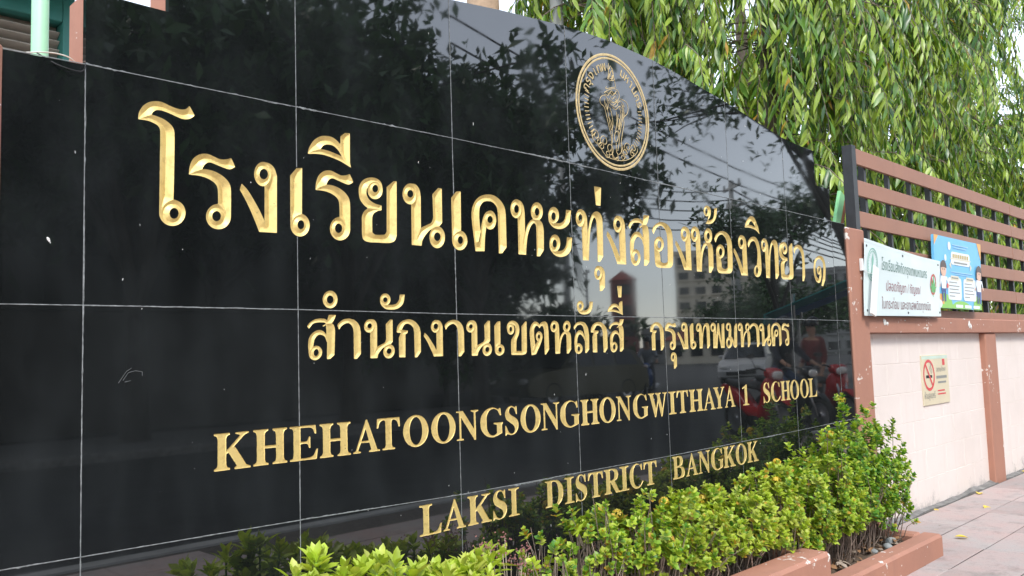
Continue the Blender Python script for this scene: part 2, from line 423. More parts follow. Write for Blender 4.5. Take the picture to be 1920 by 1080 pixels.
# outlines of the carved letters, tenths of a millimetre from each letter's lower left corner
GLYPHS = {
 'sara_o': (1495, 3289, [('p', '0,2677* 21,2859 117,3041 264,3170 447,3238 621,3244 797,3194 987,3151 1154,3147 1275,3194 1353,3289* 1427,3169 1495,3053* 1409,2964 1275,2904 1131,2897 939,2946 750,2995 587,3019 459,3000 368,2924 338,2855* 198,2764*'), ('p', '0,2677* 175,2794 338,2855 495,2841 657,2800 798,2725 900,2628 945,2493 944,1707 924,700* 756,529 698,313* 549,298* 554,717 563,1653 570,2453 530,2576 426,2640 266,2682 130,2686'), ('r', '1248,382 1200,202 1070,62 895,0 721,31 595,145 549,312 594,489 720,629 894,694 1070,667 1200,553', '1062,349 1045,275 1000,217 939,192 878,205 833,254 817,325 833,399 878,457 939,483 1000,470 1045,421')]),
 'ro': (1318, 2031, [('p', '0,1396* 22,1603 95,1806 230,1947 378,2017 553,2031 705,1988 883,1940 1063,1966 1199,2021* 1259,1912 1318,1788* 1166,1699 1011,1710 780,1770 603,1811 503,1787 415,1694 373,1591* 156,1501*'), ('p', '0,1396* 144,1487 373,1591 578,1602 780,1561 984,1464 1139,1311 1190,1119 1184,351* 993,357* 930,547 816,682* 809,1073 753,1226 602,1329 402,1389 205,1406'), ('r', '1184,383 1135,202 1003,62 824,0 647,31 519,146 473,315 520,492 649,633 826,698 1005,670 1136,555', '899,368 881,295 835,239 771,214 708,227 662,275 645,343 662,416 709,472 772,497 835,485 882,437')]),
 'ngo': (1146, 2019, [('p', '0,1130* 54,1319* 232,1157 432,878 635,544 756,289* 922,151* 1131,15* 576,0* 482,226 309,600 137,920'), ('p', '714,2017* 909,2003 1063,1890 1146,1681* 1131,15* 740,4* 756,1322* 905,1508 943,1693 866,1889*'), ('r', '991,1704 952,1523 848,1381 709,1316 572,1346 473,1462 437,1631 475,1810 576,1952 714,2019 853,1992 954,1876', '865,1688 846,1608 797,1545 730,1516 664,1528 616,1578 599,1652 617,1731 666,1794 732,1824 799,1812 847,1763')]),
 'sara_e': (637, 2043, [('p', '7,1765* 214,2004* 407,2043* 382,663* 197,514 151,300* 0,287*'), ('r', '637,365 591,191 472,58 312,0 154,32 40,145 0,308 44,479 161,612 320,673 479,643 596,530', '455,362 439,292 397,238 341,215 285,228 245,275 231,342 246,411 288,465 344,488 400,475 441,429')]),
 'sara_ii': (1529, 1082, [('p', '0,207* 51,408 212,650 429,807 616,857 836,861 1009,792 1151,677* 1306,297* 1194,314* 1052,495 879,598 675,601 533,538 439,420* 177,306*'), ('p', '0,207* 208,346 439,420 703,414 955,370 1194,314* 1529,0* 1175,139 857,217 545,262 268,253'), ('p', '1156,927* 1320,1066* 1499,1082* 1489,156* 1529,0* 1304,186* 1194,364* 1151,677*')]),
 'yo': (1481, 2065, [('p', '919,1750* 864,1944 693,2052 437,2053 182,1944 28,1741 0,1514 52,1296 199,1143 349,1055* 603,1059* 861,1051* 865,1208* 624,1240 405,1335 300,1478 292,1604 346,1752 484,1868* 639,1916 793,1878 842,1741*'), ('r', '918,1707 875,1556 764,1436 617,1381 473,1404 369,1498 334,1638 375,1787 483,1906 630,1964 776,1943 881,1849', '742,1737 725,1674 682,1624 625,1601 569,1611 529,1651 515,1710 531,1773 574,1823 631,1847 687,1837 728,1797'), ('p', '349,1075* 196,961 109,798 98,601 97,211 144,62 327,0 649,7 1134,29 1348,111 1441,291* 1481,2065* 1359,2050* 1078,1827* 1045,402* 983,297 827,264 586,256 486,327* 495,779 549,911 705,1012 861,1051* 673,1108*')]),
 'no': (1765, 2068, [('r', '651,1754 602,1573 478,1432 313,1367 153,1397 39,1511 0,1679 47,1858 168,2000 332,2067 494,2040 611,1926', '445,1737 427,1671 379,1619 316,1595 254,1605 209,1646 194,1708 212,1773 259,1825 323,1849 385,1840 430,1799'), ('p', '321,2068* 562,2054 707,1901 754,1683* 734,580* 742,33* 333,33* 350,1371* 491,1505 553,1749 485,1979*'), ('p', '1258,1816* 1518,2059* 1675,2056* 1658,887* 1517,753 1164,617 949,435 792,229 742,33* 474,205* 592,420 747,626 977,744 1179,843 1272,1017*'), ('r', '1765,401 1713,209 1583,62 1412,0 1245,38 1127,165 1088,347 1138,537 1264,684 1435,749 1604,713 1725,586', '1572,401 1551,325 1496,267 1423,241 1352,256 1301,306 1284,378 1306,453 1360,512 1432,537 1504,523 1555,473')]),
 'kho': (1678, 2086, [('p', '130,4* 65,517 0,1045 5,1423 153,1754 417,1974 767,2085 1120,2086 1427,1942 1621,1718 1678,1462* 1672,254* 1437,18* 1266,0* 1273,1487* 1215,1692 1021,1833 802,1851 582,1795 403,1606 358,1332 362,1078 404,734* 292,346* 575,240* 567,34*'), ('r', '1186,1203 1139,1026 1023,890 871,831 724,864 621,980 588,1147 634,1322 747,1459 899,1520 1047,1489 1153,1373', '1009,1209 989,1141 939,1088 872,1065 807,1076 760,1120 745,1184 766,1252 816,1305 882,1329 948,1317 994,1274'), ('p', '399,607* 456,960 562,1272 699,1445 876,1511* 737,1305* 675,1043* 677,884* 613,560 567,34* 284,156*')]),
 'ho': (1763, 2074, [('r', '628,1743 578,1559 456,1417 296,1354 142,1387 34,1506 0,1678 49,1860 169,2003 328,2068 484,2037 594,1918', '443,1717 423,1637 374,1575 309,1548 247,1562 204,1615 190,1691 210,1771 259,1833 323,1861 386,1847 430,1794'), ('p', '304,2058* 537,2028 695,1861 746,1615* 738,912* 754,20* 344,14* 367,1371* 515,1525 571,1731 487,1955*'), ('r', '1750,1749 1696,1564 1566,1420 1395,1357 1231,1389 1116,1508 1080,1682 1133,1864 1260,2008 1430,2074 1596,2044 1714,1925', '1546,1722 1525,1643 1477,1582 1415,1556 1354,1570 1312,1622 1299,1697 1319,1775 1367,1836 1430,1863 1490,1849 1533,1797'), ('p', '754,20* 794,383 885,790 1043,1105 1220,1256 1329,1198 1352,963 1330,0* 1502,11* 1736,263* 1763,998 1711,1266 1545,1405 1301,1433 1054,1342 852,1122 735,845* 583,434*')]),
 'sara_a': (1360, 1923, [('r', '627,1629 576,1462 454,1332 295,1275 142,1304 34,1411 1,1568 50,1733 170,1863 329,1923 484,1896 593,1788', '428,1568 407,1488 359,1426 296,1399 236,1415 194,1468 182,1544 202,1624 250,1686 313,1713 373,1698 416,1645'), ('p', '0,1551* 29,1330 197,1155 449,1080 734,1098 1028,1211 1252,1443 1357,1896* 1053,1882* 1008,1631 882,1426 668,1319 486,1309* 331,1271 158,1376*'), ('r', '642,533 590,361 469,230 310,174 157,209 50,323 17,487 67,657 186,789 344,846 499,814 608,699', '434,500 414,421 368,361 308,336 250,353 210,406 198,483 218,562 264,622 324,648 382,631 422,577'), ('p', '11,469* 41,266 219,89 444,0 727,0 1047,108 1271,351 1360,809* 1047,798* 1002,542 876,341 662,232 481,220* 325,182 154,308*')]),
 'tho': (1689, 2070, [('r', '594,1741 543,1558 426,1417 275,1356 130,1390 29,1510 0,1684 49,1866 165,2007 316,2070 462,2037 564,1917', '401,1740 381,1670 336,1616 277,1592 221,1605 181,1651 170,1718 189,1788 234,1842 293,1867 350,1854 389,1808'), ('p', '304,2065* 522,2023 676,1821 702,1606 707,1209* 720,22* 339,10* 346,1358* 492,1515 560,1738 491,1965*'), ('p', '720,22* 784,638 859,1150 966,1522 1123,1791 1235,1765 1290,1551 1269,0* 1424,9* 1645,242* 1689,1698 1602,1966 1424,2070 1223,2050 1017,1909 859,1621 724,1211* 638,699*')]),
 'mai_ek': (442, 774, [('p', '0,768* 442,774* 360,5* 67,0*')]),
 'sara_u': (684, 1026, [('r', '501,753 458,609 360,500 232,457 109,489 25,589 0,729 42,872 139,981 267,1026 390,994 476,894', '374,734 356,666 315,616 261,595 210,611 175,658 165,724 183,791 224,841 278,862 329,847 364,800'), ('p', '267,1026* 523,986 667,815 684,637* 654,167* 462,14* 308,0* 309,465* 463,582 509,762 450,938*')]),
 'so': (1541, 2283, [('r', '777,378 717,196 579,57 402,0 232,38 115,161 81,335 140,516 275,655 452,714 623,678 743,555', '591,386 567,295 514,227 447,199 383,219 339,281 328,369 352,459 404,528 472,556 536,536 580,474'), ('p', '74,344* 53,808 114,1139 298,1364 561,1489 831,1454 1013,1256* 1078,1071* 1012,923* 927,1154 738,1258 567,1244 400,1067 337,828 320,593* 177,397*'), ('p', '976,1847* 1332,1831 1440,1673 1475,1388 1422,237* 1201,44* 1011,33* 1040,878 999,1065* 1011,1446*'), ('p', '0,1689* 166,1891 484,2053 875,2075 1066,1998* 1141,2268* 1541,2283* 1445,2057 1294,1851 1051,1782 846,1669* 787,1721* 975,1823 861,1884 549,1879 313,1811 105,1558*')]),
 'o_ang': (1569, 2046, [('p', '0,1627* 196,1862 621,2046 1055,2036 1380,1868 1552,1560 1569,918 1507,247 1347,66 1090,18 382,0 184,76 125,265 112,961* 371,932* 480,745* 544,507 554,314 689,235 939,239 1097,322* 1139,1183 1090,1621 896,1826 650,1887 352,1754 109,1458*'), ('r', '863,1079 799,903 651,768 461,710 279,743 153,858 117,1024 179,1198 324,1333 513,1393 697,1362 825,1247', '669,1050 642,963 583,896 506,868 433,886 384,945 370,1028 397,1115 456,1182 532,1210 605,1193 655,1134')]),
 'mai_tho': (1202, 891, [('r', '566,653 516,515 402,407 257,358 120,380 26,467 0,595 49,732 161,840 306,891 445,870 540,783', '348,623 327,549 285,493 231,469 180,483 147,531 140,601 160,674 203,731 257,755 307,742 340,693'), ('p', '306,891* 573,809 629,610 531,355 314,172* 115,0* 447,2 793,115 1085,409 1202,853* 950,827* 906,515 773,297 462,166* 318,213* 408,384 449,592*')]),
 'sara_i': (1480, 871, [('p', '0,223* 155,517 432,759 697,871 991,834 1226,615* 1069,360* 875,539 712,611 536,552 411,402* 217,307*'), ('p', '0,223* 221,350 411,402* 732,396 1024,334* 1103,669* 1338,449 1406,280 1480,0* 1135,169 715,242 337,252')]),
 'wo': (1274, 2068, [('r', '1238,342 1169,177 1016,52 821,0 636,34 511,145 478,303 545,467 696,592 890,646 1077,613 1204,502', '902,355 877,263 829,194 770,167 717,188 683,253 678,344 703,436 751,505 810,533 863,511 897,446'), ('p', '62,1471* 0,1682 194,1934 529,2068 852,2050 1104,1829 1236,1444 1274,833 1265,352* 943,336* 821,642* 929,1161 897,1508 755,1781 549,1853 284,1746*')]),
 'sara_aa': (1241, 2006, [('p', '90,1475* 0,1701 191,1901 549,2006 939,1930 1184,1640 1241,1124 1207,297* 1029,8* 847,0* 956,1108 888,1527 713,1727 475,1804 214,1693*')]),
 'one': (1530, 1753, [('p', '1073,0* 860,16* 1081,461 1223,955 1200,1344 955,1525 690,1547 408,1419 245,1145 230,712 389,479 593,416 796,497* 897,453* 728,228 507,171 205,279 17,606 0,1036 177,1430 493,1666 878,1753 1246,1689 1480,1409 1530,971 1395,378*'), ('r', '959,917 905,788 790,690 645,650 511,677 422,764 401,889 455,1017 569,1115 713,1156 848,1130 939,1042', '768,932 749,870 711,824 666,805 625,820 600,863 597,923 616,984 653,1030 699,1049 739,1035 765,992'), ('p', '826,886* 956,893* 953,553* 738,301* 618,441*')]),
 'nikhahit': (520, 527, [('r', '520,270 483,137 385,38 254,0 125,33 32,127 0,257 36,388 132,488 262,527 392,496 487,402', '373,264 357,202 314,156 256,138 199,153 158,197 144,258 160,319 203,365 260,383 317,369 359,325')]),
 'ko': (983, 1230, [('p', '0,807* 37,1005 211,1162 464,1230 717,1181 915,1009 983,806* 973,170* 813,0* 714,2* 707,806* 657,979 496,1079 334,1063 204,892* 462,870* 434,792 354,744* 335,10* 76,16* 84,637* 166,793*')]),
 'aa2': (823, 1233, [('p', '44,892* 0,1047 160,1182 383,1233 608,1186 768,1038 823,834* 816,154* 666,0* 560,2* 562,807* 523,982 397,1090 253,1075 125,994*')]),
 'han': (994, 510, [('r', '415,324 385,227 307,155 202,128 99,151 26,219 0,313 30,409 107,481 211,510 314,488 389,420', '289,312 277,273 246,243 205,232 163,241 134,269 124,308 136,348 166,377 208,389 249,380 279,352'), ('p', '0,299* 38,146 207,24 449,0 714,47 914,209 994,497* 779,491* 757,333 647,202 506,157 383,154* 244,137 107,204*')]),
 'khai': (1046, 1236, [('p', '0,961* 43,1121 192,1228 397,1236 577,1141 652,963 615,753 506,575 473,366 464,148* 740,143* 771,1044* 976,1225* 1046,1216* 1010,133 945,36 803,0* 198,12* 206,497 279,625 399,753 452,914 412,1059 323,1107* 256,1139 140,1074*'), ('r', '394,946 363,842 290,765 193,738 100,766 34,842 13,946 43,1049 115,1126 211,1155 306,1127 372,1051', '275,940 264,895 237,862 203,850 169,862 146,895 139,939 150,984 176,1017 210,1029 244,1017 268,985')]),
 'to': (1026, 1242, [('p', '56,0* 20,442 0,835 84,1098 257,1231 425,1216 542,1133* 668,1218 866,1242 984,1136 1022,901* 1026,198* 828,1* 770,19* 777,934* 710,1068 612,1067 535,984* 442,1067 336,1073 245,967 232,703 288,374* 231,177* 296,28*'), ('r', '681,685 651,589 580,519 487,494 396,520 333,591 313,686 342,782 412,852 505,878 597,852 661,781', '549,685 539,644 514,614 482,603 452,614 430,645 424,686 434,727 458,757 490,768 521,757 543,727'), ('p', '674,635* 581,436 425,207 296,28* 56,0* 209,210* 288,374 416,537 491,586*')]),
 'lo': (913, 1260, [('p', '19,937* 0,1076 194,1216 465,1260 705,1202 858,1009 913,727* 890,163* 718,26* 637,27* 644,622 585,1008 431,1141 215,1112*'), ('p', '18,177* 4,488 88,764 311,920 523,868 635,657* 647,482* 538,658 382,763 244,694 179,486 167,278* 108,175*'), ('r', '485,204 446,100 353,26 232,0 114,30 31,107 5,211 42,314 134,389 255,416 374,387 458,309', '339,200 326,151 294,116 253,104 214,117 187,153 179,202 192,250 224,285 264,298 304,284 331,248')]),
 'pho': (1234, 1206, [('r', '468,990 427,881 333,801 213,772 99,801 21,880 0,988 41,1096 134,1176 253,1206 368,1178 447,1099', '305,977 289,926 253,888 208,874 165,888 137,925 130,977 146,1028 182,1066 227,1080 270,1066 298,1029'), ('p', '253,1206* 445,1128 481,970 474,653* 524,0* 171,5* 213,772* 382,851 432,990*'), ('p', '524,0* 349,101* 633,1169* 747,1190* 908,293* 988,1131* 1160,1193* 1234,1173* 1182,11* 858,3* 663,692*')]),
 'mo': (1120, 1239, [('r', '549,1037 506,936 408,861 282,834 163,861 80,935 57,1035 100,1136 196,1211 322,1239 442,1212 526,1139', '394,1029 376,976 339,937 291,923 246,937 217,976 209,1028 227,1081 264,1119 312,1133 356,1120 386,1081'), ('p', '306,1239* 491,1159 549,956 517,632* 466,510* 253,532* 305,826* 429,915 458,1057*'), ('r', '583,279 529,138 412,36 262,0 121,40 25,144 0,284 52,424 168,527 317,564 460,525 557,421', '381,269 359,198 315,147 260,129 208,148 174,200 166,271 187,341 232,392 287,411 339,391 373,339'), ('p', '829,1038* 1002,1203* 1120,1195* 1033,99* 883,12* 732,62 566,348 426,490* 535,583* 656,469 756,306*')]),
}
LINE_1 = [  # letter, left, right, bottom, top in millimetres on the wall
 ('sara_o', 131, 280, 213, 542),
 ('ro', 264, 396, 215, 418),
 ('ngo', 409, 524, 218, 420),
 ('sara_e', 566, 630, 215, 420),
 ('sara_ii', 626, 779, 444, 552),
 ('yo', 806, 954, 217, 424),
 ('no', 977, 1154, 217, 424),
 ('kho', 1280, 1448, 218, 427),
 ('ho', 1473, 1649, 220, 427),
 ('sara_a', 1677, 1813, 227, 419),
 ('tho', 1839, 2008, 220, 427),
 ('mai_ek', 1962, 2007, 453, 531),
 ('sara_u', 1941, 2010, 101, 204),
 ('so', 2181, 2335, 218, 446),
 ('o_ang', 2351, 2508, 219, 424),
 ('mai_tho', 2778, 2899, 452, 541),
 ('sara_i', 3154, 3302, 442, 529),
 ('wo', 3176, 3304, 216, 423),
 ('sara_aa', 3669, 3793, 216, 417),
 ('one', 3899, 4052, 197, 373),
 ('ro', 651, 786, 214, 425),
 ('sara_e', 1186, 1256, 217, 424),
 ('ngo', 2030, 2158, 218, 424),
 ('ngo', 2526, 2653, 219, 422),
 ('ho', 2658, 2844, 216, 431),
 ('o_ang', 2859, 3021, 219, 426),
 ('ngo', 3033, 3162, 218, 422),
 ('tho', 3312, 3493, 215, 424),
 ('yo', 3501, 3657, 217, 421),
]
LINE_2 = [  # letter, left, right, bottom, top in millimetres on the wall
 ('nikhahit', 671, 723, 7, 60),
 ('ko', 942, 1040, -146, -23),
 ('aa2', 722, 805, -146, -23),
 ('han', 879, 978, 7, 58),
 ('khai', 1435, 1539, -148, -24),
 ('to', 1554, 1657, -150, -25),
 ('lo', 1803, 1894, -150, -24),
 ('pho', 2787, 2911, -142, -21),
 ('mo', 2919, 3030, -144, -20),
 ('so', 617, 717, -146, -12),
 ('no', 817, 933, -147, -24),
 ('ngo', 1052, 1134, -145, -24),
 ('aa2', 1143, 1229, -147, -23),
 ('no', 1240, 1359, -148, -24),
 ('sara_e', 1373, 1421, -148, -25),
 ('ho', 1668, 1785, -148, -21),
 ('han', 1826, 1926, 5, 59),
 ('ko', 1906, 2010, -147, -24),
 ('so', 2022, 2123, -148, -11),
 ('sara_ii', 2017, 2120, 5, 64),
 ('mai_ek', 2087, 2119, 79, 127),
 ('ko', 2305, 2406, -145, -22),
 ('ro', 2416, 2504, -145, -23),
 ('sara_u', 2451, 2498, -228, -155),
 ('ngo', 2512, 2594, -143, -21),
 ('sara_e', 2611, 2660, -144, -24),
 ('tho', 2664, 2779, -142, -23),
 ('ho', 3035, 3152, -141, -19),
 ('aa2', 3151, 3244, -141, -20),
 ('no', 3245, 3365, -139, -22),
 ('kho', 3365, 3476, -140, -17),
 ('ro', 3482, 3569, -139, -18),
]
LINE_3 = [  # letter, left, right, bottom, top in millimetres on the wall
 ('K', 332, 437, -432, -334),
 ('H', 444, 550, -431, -333),
 ('E', 557, 649, -431, -333),
 ('H', 654, 763, -431, -333),
 ('A', 771, 869, -430, -332),
 ('T', 858, 948, -430, -332),
 ('O', 960, 1063, -430, -332),
 ('O', 1075, 1180, -430, -331),
 ('N', 1184, 1285, -429, -331),
 ('G', 1294, 1402, -429, -330),
 ('S', 1410, 1482, -429, -330),
 ('O', 1491, 1597, -429, -330),
 ('N', 1600, 1703, -428, -329),
 ('G', 1706, 1817, -428, -329),
 ('H', 1825, 1938, -428, -329),
 ('O', 1940, 2044, -428, -328),
 ('N', 2049, 2149, -427, -328),
 ('G', 2161, 2266, -427, -327),
 ('W', 2269, 2407, -427, -327),
 ('I', 2419, 2475, -426, -327),
 ('T', 2481, 2572, -426, -326),
 ('H', 2578, 2694, -426, -326),
 ('A', 2696, 2799, -426, -326),
 ('Y', 2783, 2881, -425, -325),
 ('A', 2881, 2977, -425, -325),
 ('1', 3039, 3112, -425, -324),
 ('S', 3249, 3323, -424, -324),
 ('C', 3332, 3431, -424, -323),
 ('H', 3435, 3539, -424, -323),
 ('O', 3539, 3639, -424, -323),
 ('O', 3650, 3750, -423, -322),
 ('L', 3749, 3851, -423, -322),
]
LINE_4 = [  # letter, left, right, bottom, top in millimetres on the wall
 ('L', 1018, 1110, -716, -619),
 ('A', 1117, 1216, -715, -618),
 ('K', 1225, 1335, -715, -618),
 ('S', 1339, 1412, -714, -617),
 ('I', 1418, 1472, -714, -617),
 ('D', 1608, 1708, -712, -615),
 ('I', 1716, 1770, -712, -615),
 ('S', 1776, 1848, -712, -614),
 ('T', 1854, 1946, -711, -614),
 ('R', 1953, 2057, -710, -613),
 ('I', 2054, 2113, -710, -612),
 ('C', 2119, 2211, -710, -612),
 ('T', 2215, 2309, -709, -611),
 ('B', 2427, 2521, -708, -610),
 ('A', 2530, 2626, -707, -609),
 ('N', 2629, 2729, -707, -608),
 ('G', 2737, 2841, -706, -608),
 ('K', 2844, 2952, -705, -607),
 ('O', 2956, 3058, -705, -606),
 ('K', 3064, 3170, -704, -605),
]

def stem(x0, x1, l=10, r=10, lt=None, rt=None):
    lt = l if lt is None else lt; rt = r if rt is None else rt
    def side(x, s, sg, y, up):
        return '%g,%g* %g,%g* %g,%g %g,%g*' % (x+sg*s, y, x+sg*s, y+up*5, x+sg*min(s, 3), y+up*8, x, y+up*16) if s else '%g,%g*' % (x, y)
    rev = lambda t: ' '.join(t.split()[::-1])
    return '%s %s %s %s' % (side(x1, r, 1, 0, 1), rev(side(x1, rt, 1, 100, -1)), side(x0, lt, -1, 100, -1), rev(side(x0, l, -1, 0, 1)))
def oval(cx, cy, rx, ry): return ' '.join('%g,%g' % (cx+rx*math.cos(a*math.pi/8), cy+ry*math.sin(a*math.pi/8)) for a in range(16))
LATIN = {
 'H': [('p', stem(11, 34)), ('p', stem(66, 89)), ('p', '30,46* 70,46* 70,54* 30,54*')],
 'I': [('p', stem(28, 72, 28, 28))],
 'K': [('p', stem(10, 33)), ('p', '33,42* 33,52* 72,92* 58,96* 58,100* 96,100* 96,96* 84,92* 45,52*'), ('p', '36,56* 57,62* 88,10* 100,5* 100,0* 55,0* 55,5* 62,9* 36,52*')],
 'E': [('p', stem(13, 38, 13, 0)), ('p', '30,100* 92,100* 95,74* 89,74* 80,90 60,94 30,94*'), ('p', '30,0* 95,0* 100,30* 94,30* 84,12 62,6 30,6*'), ('p', '30,54* 60,55 68,68* 73,68* 73,34* 68,34* 60,47 30,47*')],
 'A': [('p', '0,0* 28,0* 28,4* 18,7* 50,80* 47,98* 9,7* 0,4*'), ('p', '47,101* 53,101* 90,7* 100,4* 100,0* 58,0* 58,4* 67,8* 44,82*'), ('p', '22,30* 74,30* 74,36* 24,36*')],
 'T': [('p', stem(37, 63, 14, 14)), ('p', '2,100* 98,100* 100,70* 94,70* 86,88 70,94 30,94 14,88 6,70* 0,70*')],
 'O': [('r', oval(50, 50, 50, 52), oval(50, 50, 25, 45))],
 'N': [('p', '0,0* 32,0* 32,4* 21,7* 21,92* 13,92* 13,7* 0,4*'), ('p', '0,100* 30,100* 87,24* 87,-3* 80,-3* 17,84* 12,93 0,96*'), ('p', '79,92* 79,-3* 87,-3* 87,92* 100,96* 100,100* 66,100* 66,96*')],
 'G': [('p', '93,72* 90,98* 85,98* 80,94* 62,101 50,102 25,95 5,75 0,50 5,25 25,5 50,-2 70,1 96,9* 96,40* 100,44* 100,48* 58,48* 58,44* 72,40* 72,10* 55,4 40,10 29,27 27,50 29,75 40,91 55,97 75,92 87,72*')],
 'C': [('p', '94,72* 92,98* 87,98* 82,94 62,101 50,102 25,95 5,75 0,50 5,25 25,5 52,-2 78,4 100,24* 95,28* 78,11 60,6 42,12 30,28 27,50 29,75 40,91 55,97 76,92 88,72*')],
 'S': [('p', '88,70* 87,100* 80,100* 75,96 50,102 20,95 6,74 14,55 40,42 62,32 72,19 64,6 48,3 28,10 10,33* 4,33* 4,-2* 11,-2* 17,3 45,-2 76,4 95,22 96,42 80,57 50,68 33,80 38,93 52,97 68,92 82,70*')],
 'W': [('p', '0,100* 32,100* 32,96* 25,92* 42,25* 36,-3* 32,-3* 8,92* 0,96*'), ('p', '32,-3* 38,-3* 60,92* 54,96*'), ('p', '36,100* 68,100* 68,96* 60,92* 75,25* 70,-3* 66,-3* 45,92* 36,96*'), ('p', '66,-3* 72,-3* 93,92* 100,96* 100,100* 76,100* 76,96* 87,92*')],
 'Y': [('p', '0,100* 46,100* 46,96* 36,92* 60,52* 62,45* 62,8* 75,4* 75,0* 25,0* 25,4* 38,8* 38,42* 10,92* 0,96*'), ('p', '52,42* 62,48* 90,92* 100,96* 100,100* 66,100* 66,96* 80,92*')],
 '1': [('p', '15,0* 95,0* 95,4* 72,8* 72,100* 62,100* 10,84* 10,78* 40,84* 40,8* 15,4*')],
 'L': [('p', stem(17, 43, 17, 0, 17, 15)), ('p', '30,0* 96,0* 100,32* 94,32* 82,12 62,6 30,6*')],
 'D': [('r', '0,0* 50,0* 75,5 95,25 100,50 95,75 75,95 50,100* 0,100* 0,96* 12,92* 12,8* 0,4*', '38,8* 50,6 66,16 73,50 66,84 50,94 38,92*')],
 'R': [('p', stem(12, 36, 12, 8, 12, 0)), ('r', '30,100* 55,100* 78,94 87,75 78,55 55,48* 30,48*', '36,94* 50,94 62,86 64,74 60,60 48,54 36,54*'), ('p', '40,50* 62,52* 88,10* 100,4* 100,0* 70,0* 38,47*')],
 'B': [('p', stem(12, 36, 12, 0)), ('r', '30,100* 55,100* 76,95 85,77 76,58 58,53* 30,53*', '36,94* 50,94 60,86 61,76 58,62 48,57 36,57*'), ('r', '30,54* 60,54* 88,46 98,27 88,6 60,0* 30,0*', '36,49* 52,49 68,42 72,28 66,12 50,6 36,6*')],
}
LETTERS = []     # (verts, faces, segs, bbox)
def make_letters():
    for line, step, slope, depth, rough in ((LINE_1, .0026, .62, .016, 0), (LINE_2, .0023, .5, .0042, .0004), (LINE_3, .0020, 1.4, .0017, .0006), (LINE_4, .0020, 1.4, .0017, .0007)):
        for name, x0, x1, z0, z1 in line:
            x0, x1, z0, z1 = x0/1000, x1/1000, z0/1000, z1/1000
            if name in GLYPHS: gw, gh, pr = GLYPHS[name]
            else: gw, gh, pr = 100, 100, LATIN[name]
            sx, sz = (x1-x0)/gw, (z1-z0)/gh; o = np.array((x0, z0)); prims = []
            for q in pr:
                prims.append((q[0],)+tuple(smooth_loop([(a*sx, b*sz, c) for a, b, c in parse(s)], step*1.6)+o for s in q[1:]))
            v, f, sg = carve(prims, step, slope, depth, rough)
            a = np.array(v)
            LETTERS.append((v, f, sg, (a[:, 0].min(), a[:, 0].max(), a[:, 1].min(), a[:, 1].max())))
make_letters()
BX = np.array([l[3] for l in LETTERS])
SEG = [np.array([(l[0][a][:2], l[0][b][:2]) for a, b in l[2]]) for l in LETTERS]
def in_letters(P):
    """P (n,2): which points lie inside a carved letter"""
    r = np.zeros(len(P), bool)
    for k, b in enumerate(BX):
        m = (P[:, 0] > b[0]) & (P[:, 0] < b[1]) & (P[:, 1] > b[2]) & (P[:, 1] < b[3])
        if not m.any(): continue
        q = P[m]; a, e = SEG[k][:, 0], SEG[k][:, 1]; c = np.zeros(len(q), int)
        for s in range(0, len(q), 3000):
            qq = q[s:s+3000]
            cr = ((a[:, 1] > qq[:, 1:]) != (e[:, 1] > qq[:, 1:])) & (qq[:, :1] < (e[:, 0]-a[:, 0])*(qq[:, 1:]-a[:, 1])/np.where(np.abs(e[:, 1]-a[:, 1]) < 1e-12, 1e-12, e[:, 1]-a[:, 1])+a[:, 0])
            c[s:s+3000] = cr.sum(1)
        r[m] |= (c % 2) == 1
    return r

# ------------------------------------------------------------------ the sign wall
XJ = [-.177, .003, .588, 1.197, 1.812, 2.413, 3.018, 3.604, 4.163, 4.345]
ZTOP = [.592, .596, .600, .606, .607, .601, .598, .596, .590, .589]
ZMID = [.000, .001, .001, -.003, -.002, -.001, .001, .003, .002, .000]
ZBOT = [-.590, -.592, -.597, -.607, -.605, -.604, -.598, -.592, -.583, -.580]
ZLOW = [-1.19]*10
ZGND = [-1.28]*10
ARCH = [(.209, .985), (.40, 1.000), (.72, 1.045), (1.207, 1.103), (1.457, 1.133), (1.812, 1.166), (2.093, 1.176), (2.416, 1.164), (2.653, 1.139), (3.009, 1.093), (3.30, 1.050), (3.602, 1.003), (3.80, .990), (3.985, .985)]
TOPLINE = [(-.177, .592), (.003, .596), (.003, .785), (.209, .785)] + ARCH + [(3.985, .783), (4.163, .783), (4.163, .590), (4.345, .589)]
sign = empty('granite_sign', (0, 0, 0), 'curved black polished granite school sign wall with carved gold Thai and English lettering', 'sign wall')
TH = 0.12
def sign_core():
    prof = [(-.174, -1.29)] + [(min(max(x, -.174), 4.342), z-.003) for x, z in TOPLINE] + [(4.342, -1.29)]
    mb = MB(); n = len(prof)
    v = [(x, .021, z+Z0) for x, z in prof] + [(x, TH, z+Z0) for x, z in prof]
    f = [tuple(range(n)), tuple(range(2*n-1, n-1, -1))] + [(i, i+n, (i+1) % n+n, (i+1) % n) for i in range(n)]
    mb.add(v, f); mb.build('rendered_core', 'brown_paint', sign, label='brown painted back and end faces of the sign wall')
sign_core()
G2 = 0.0014
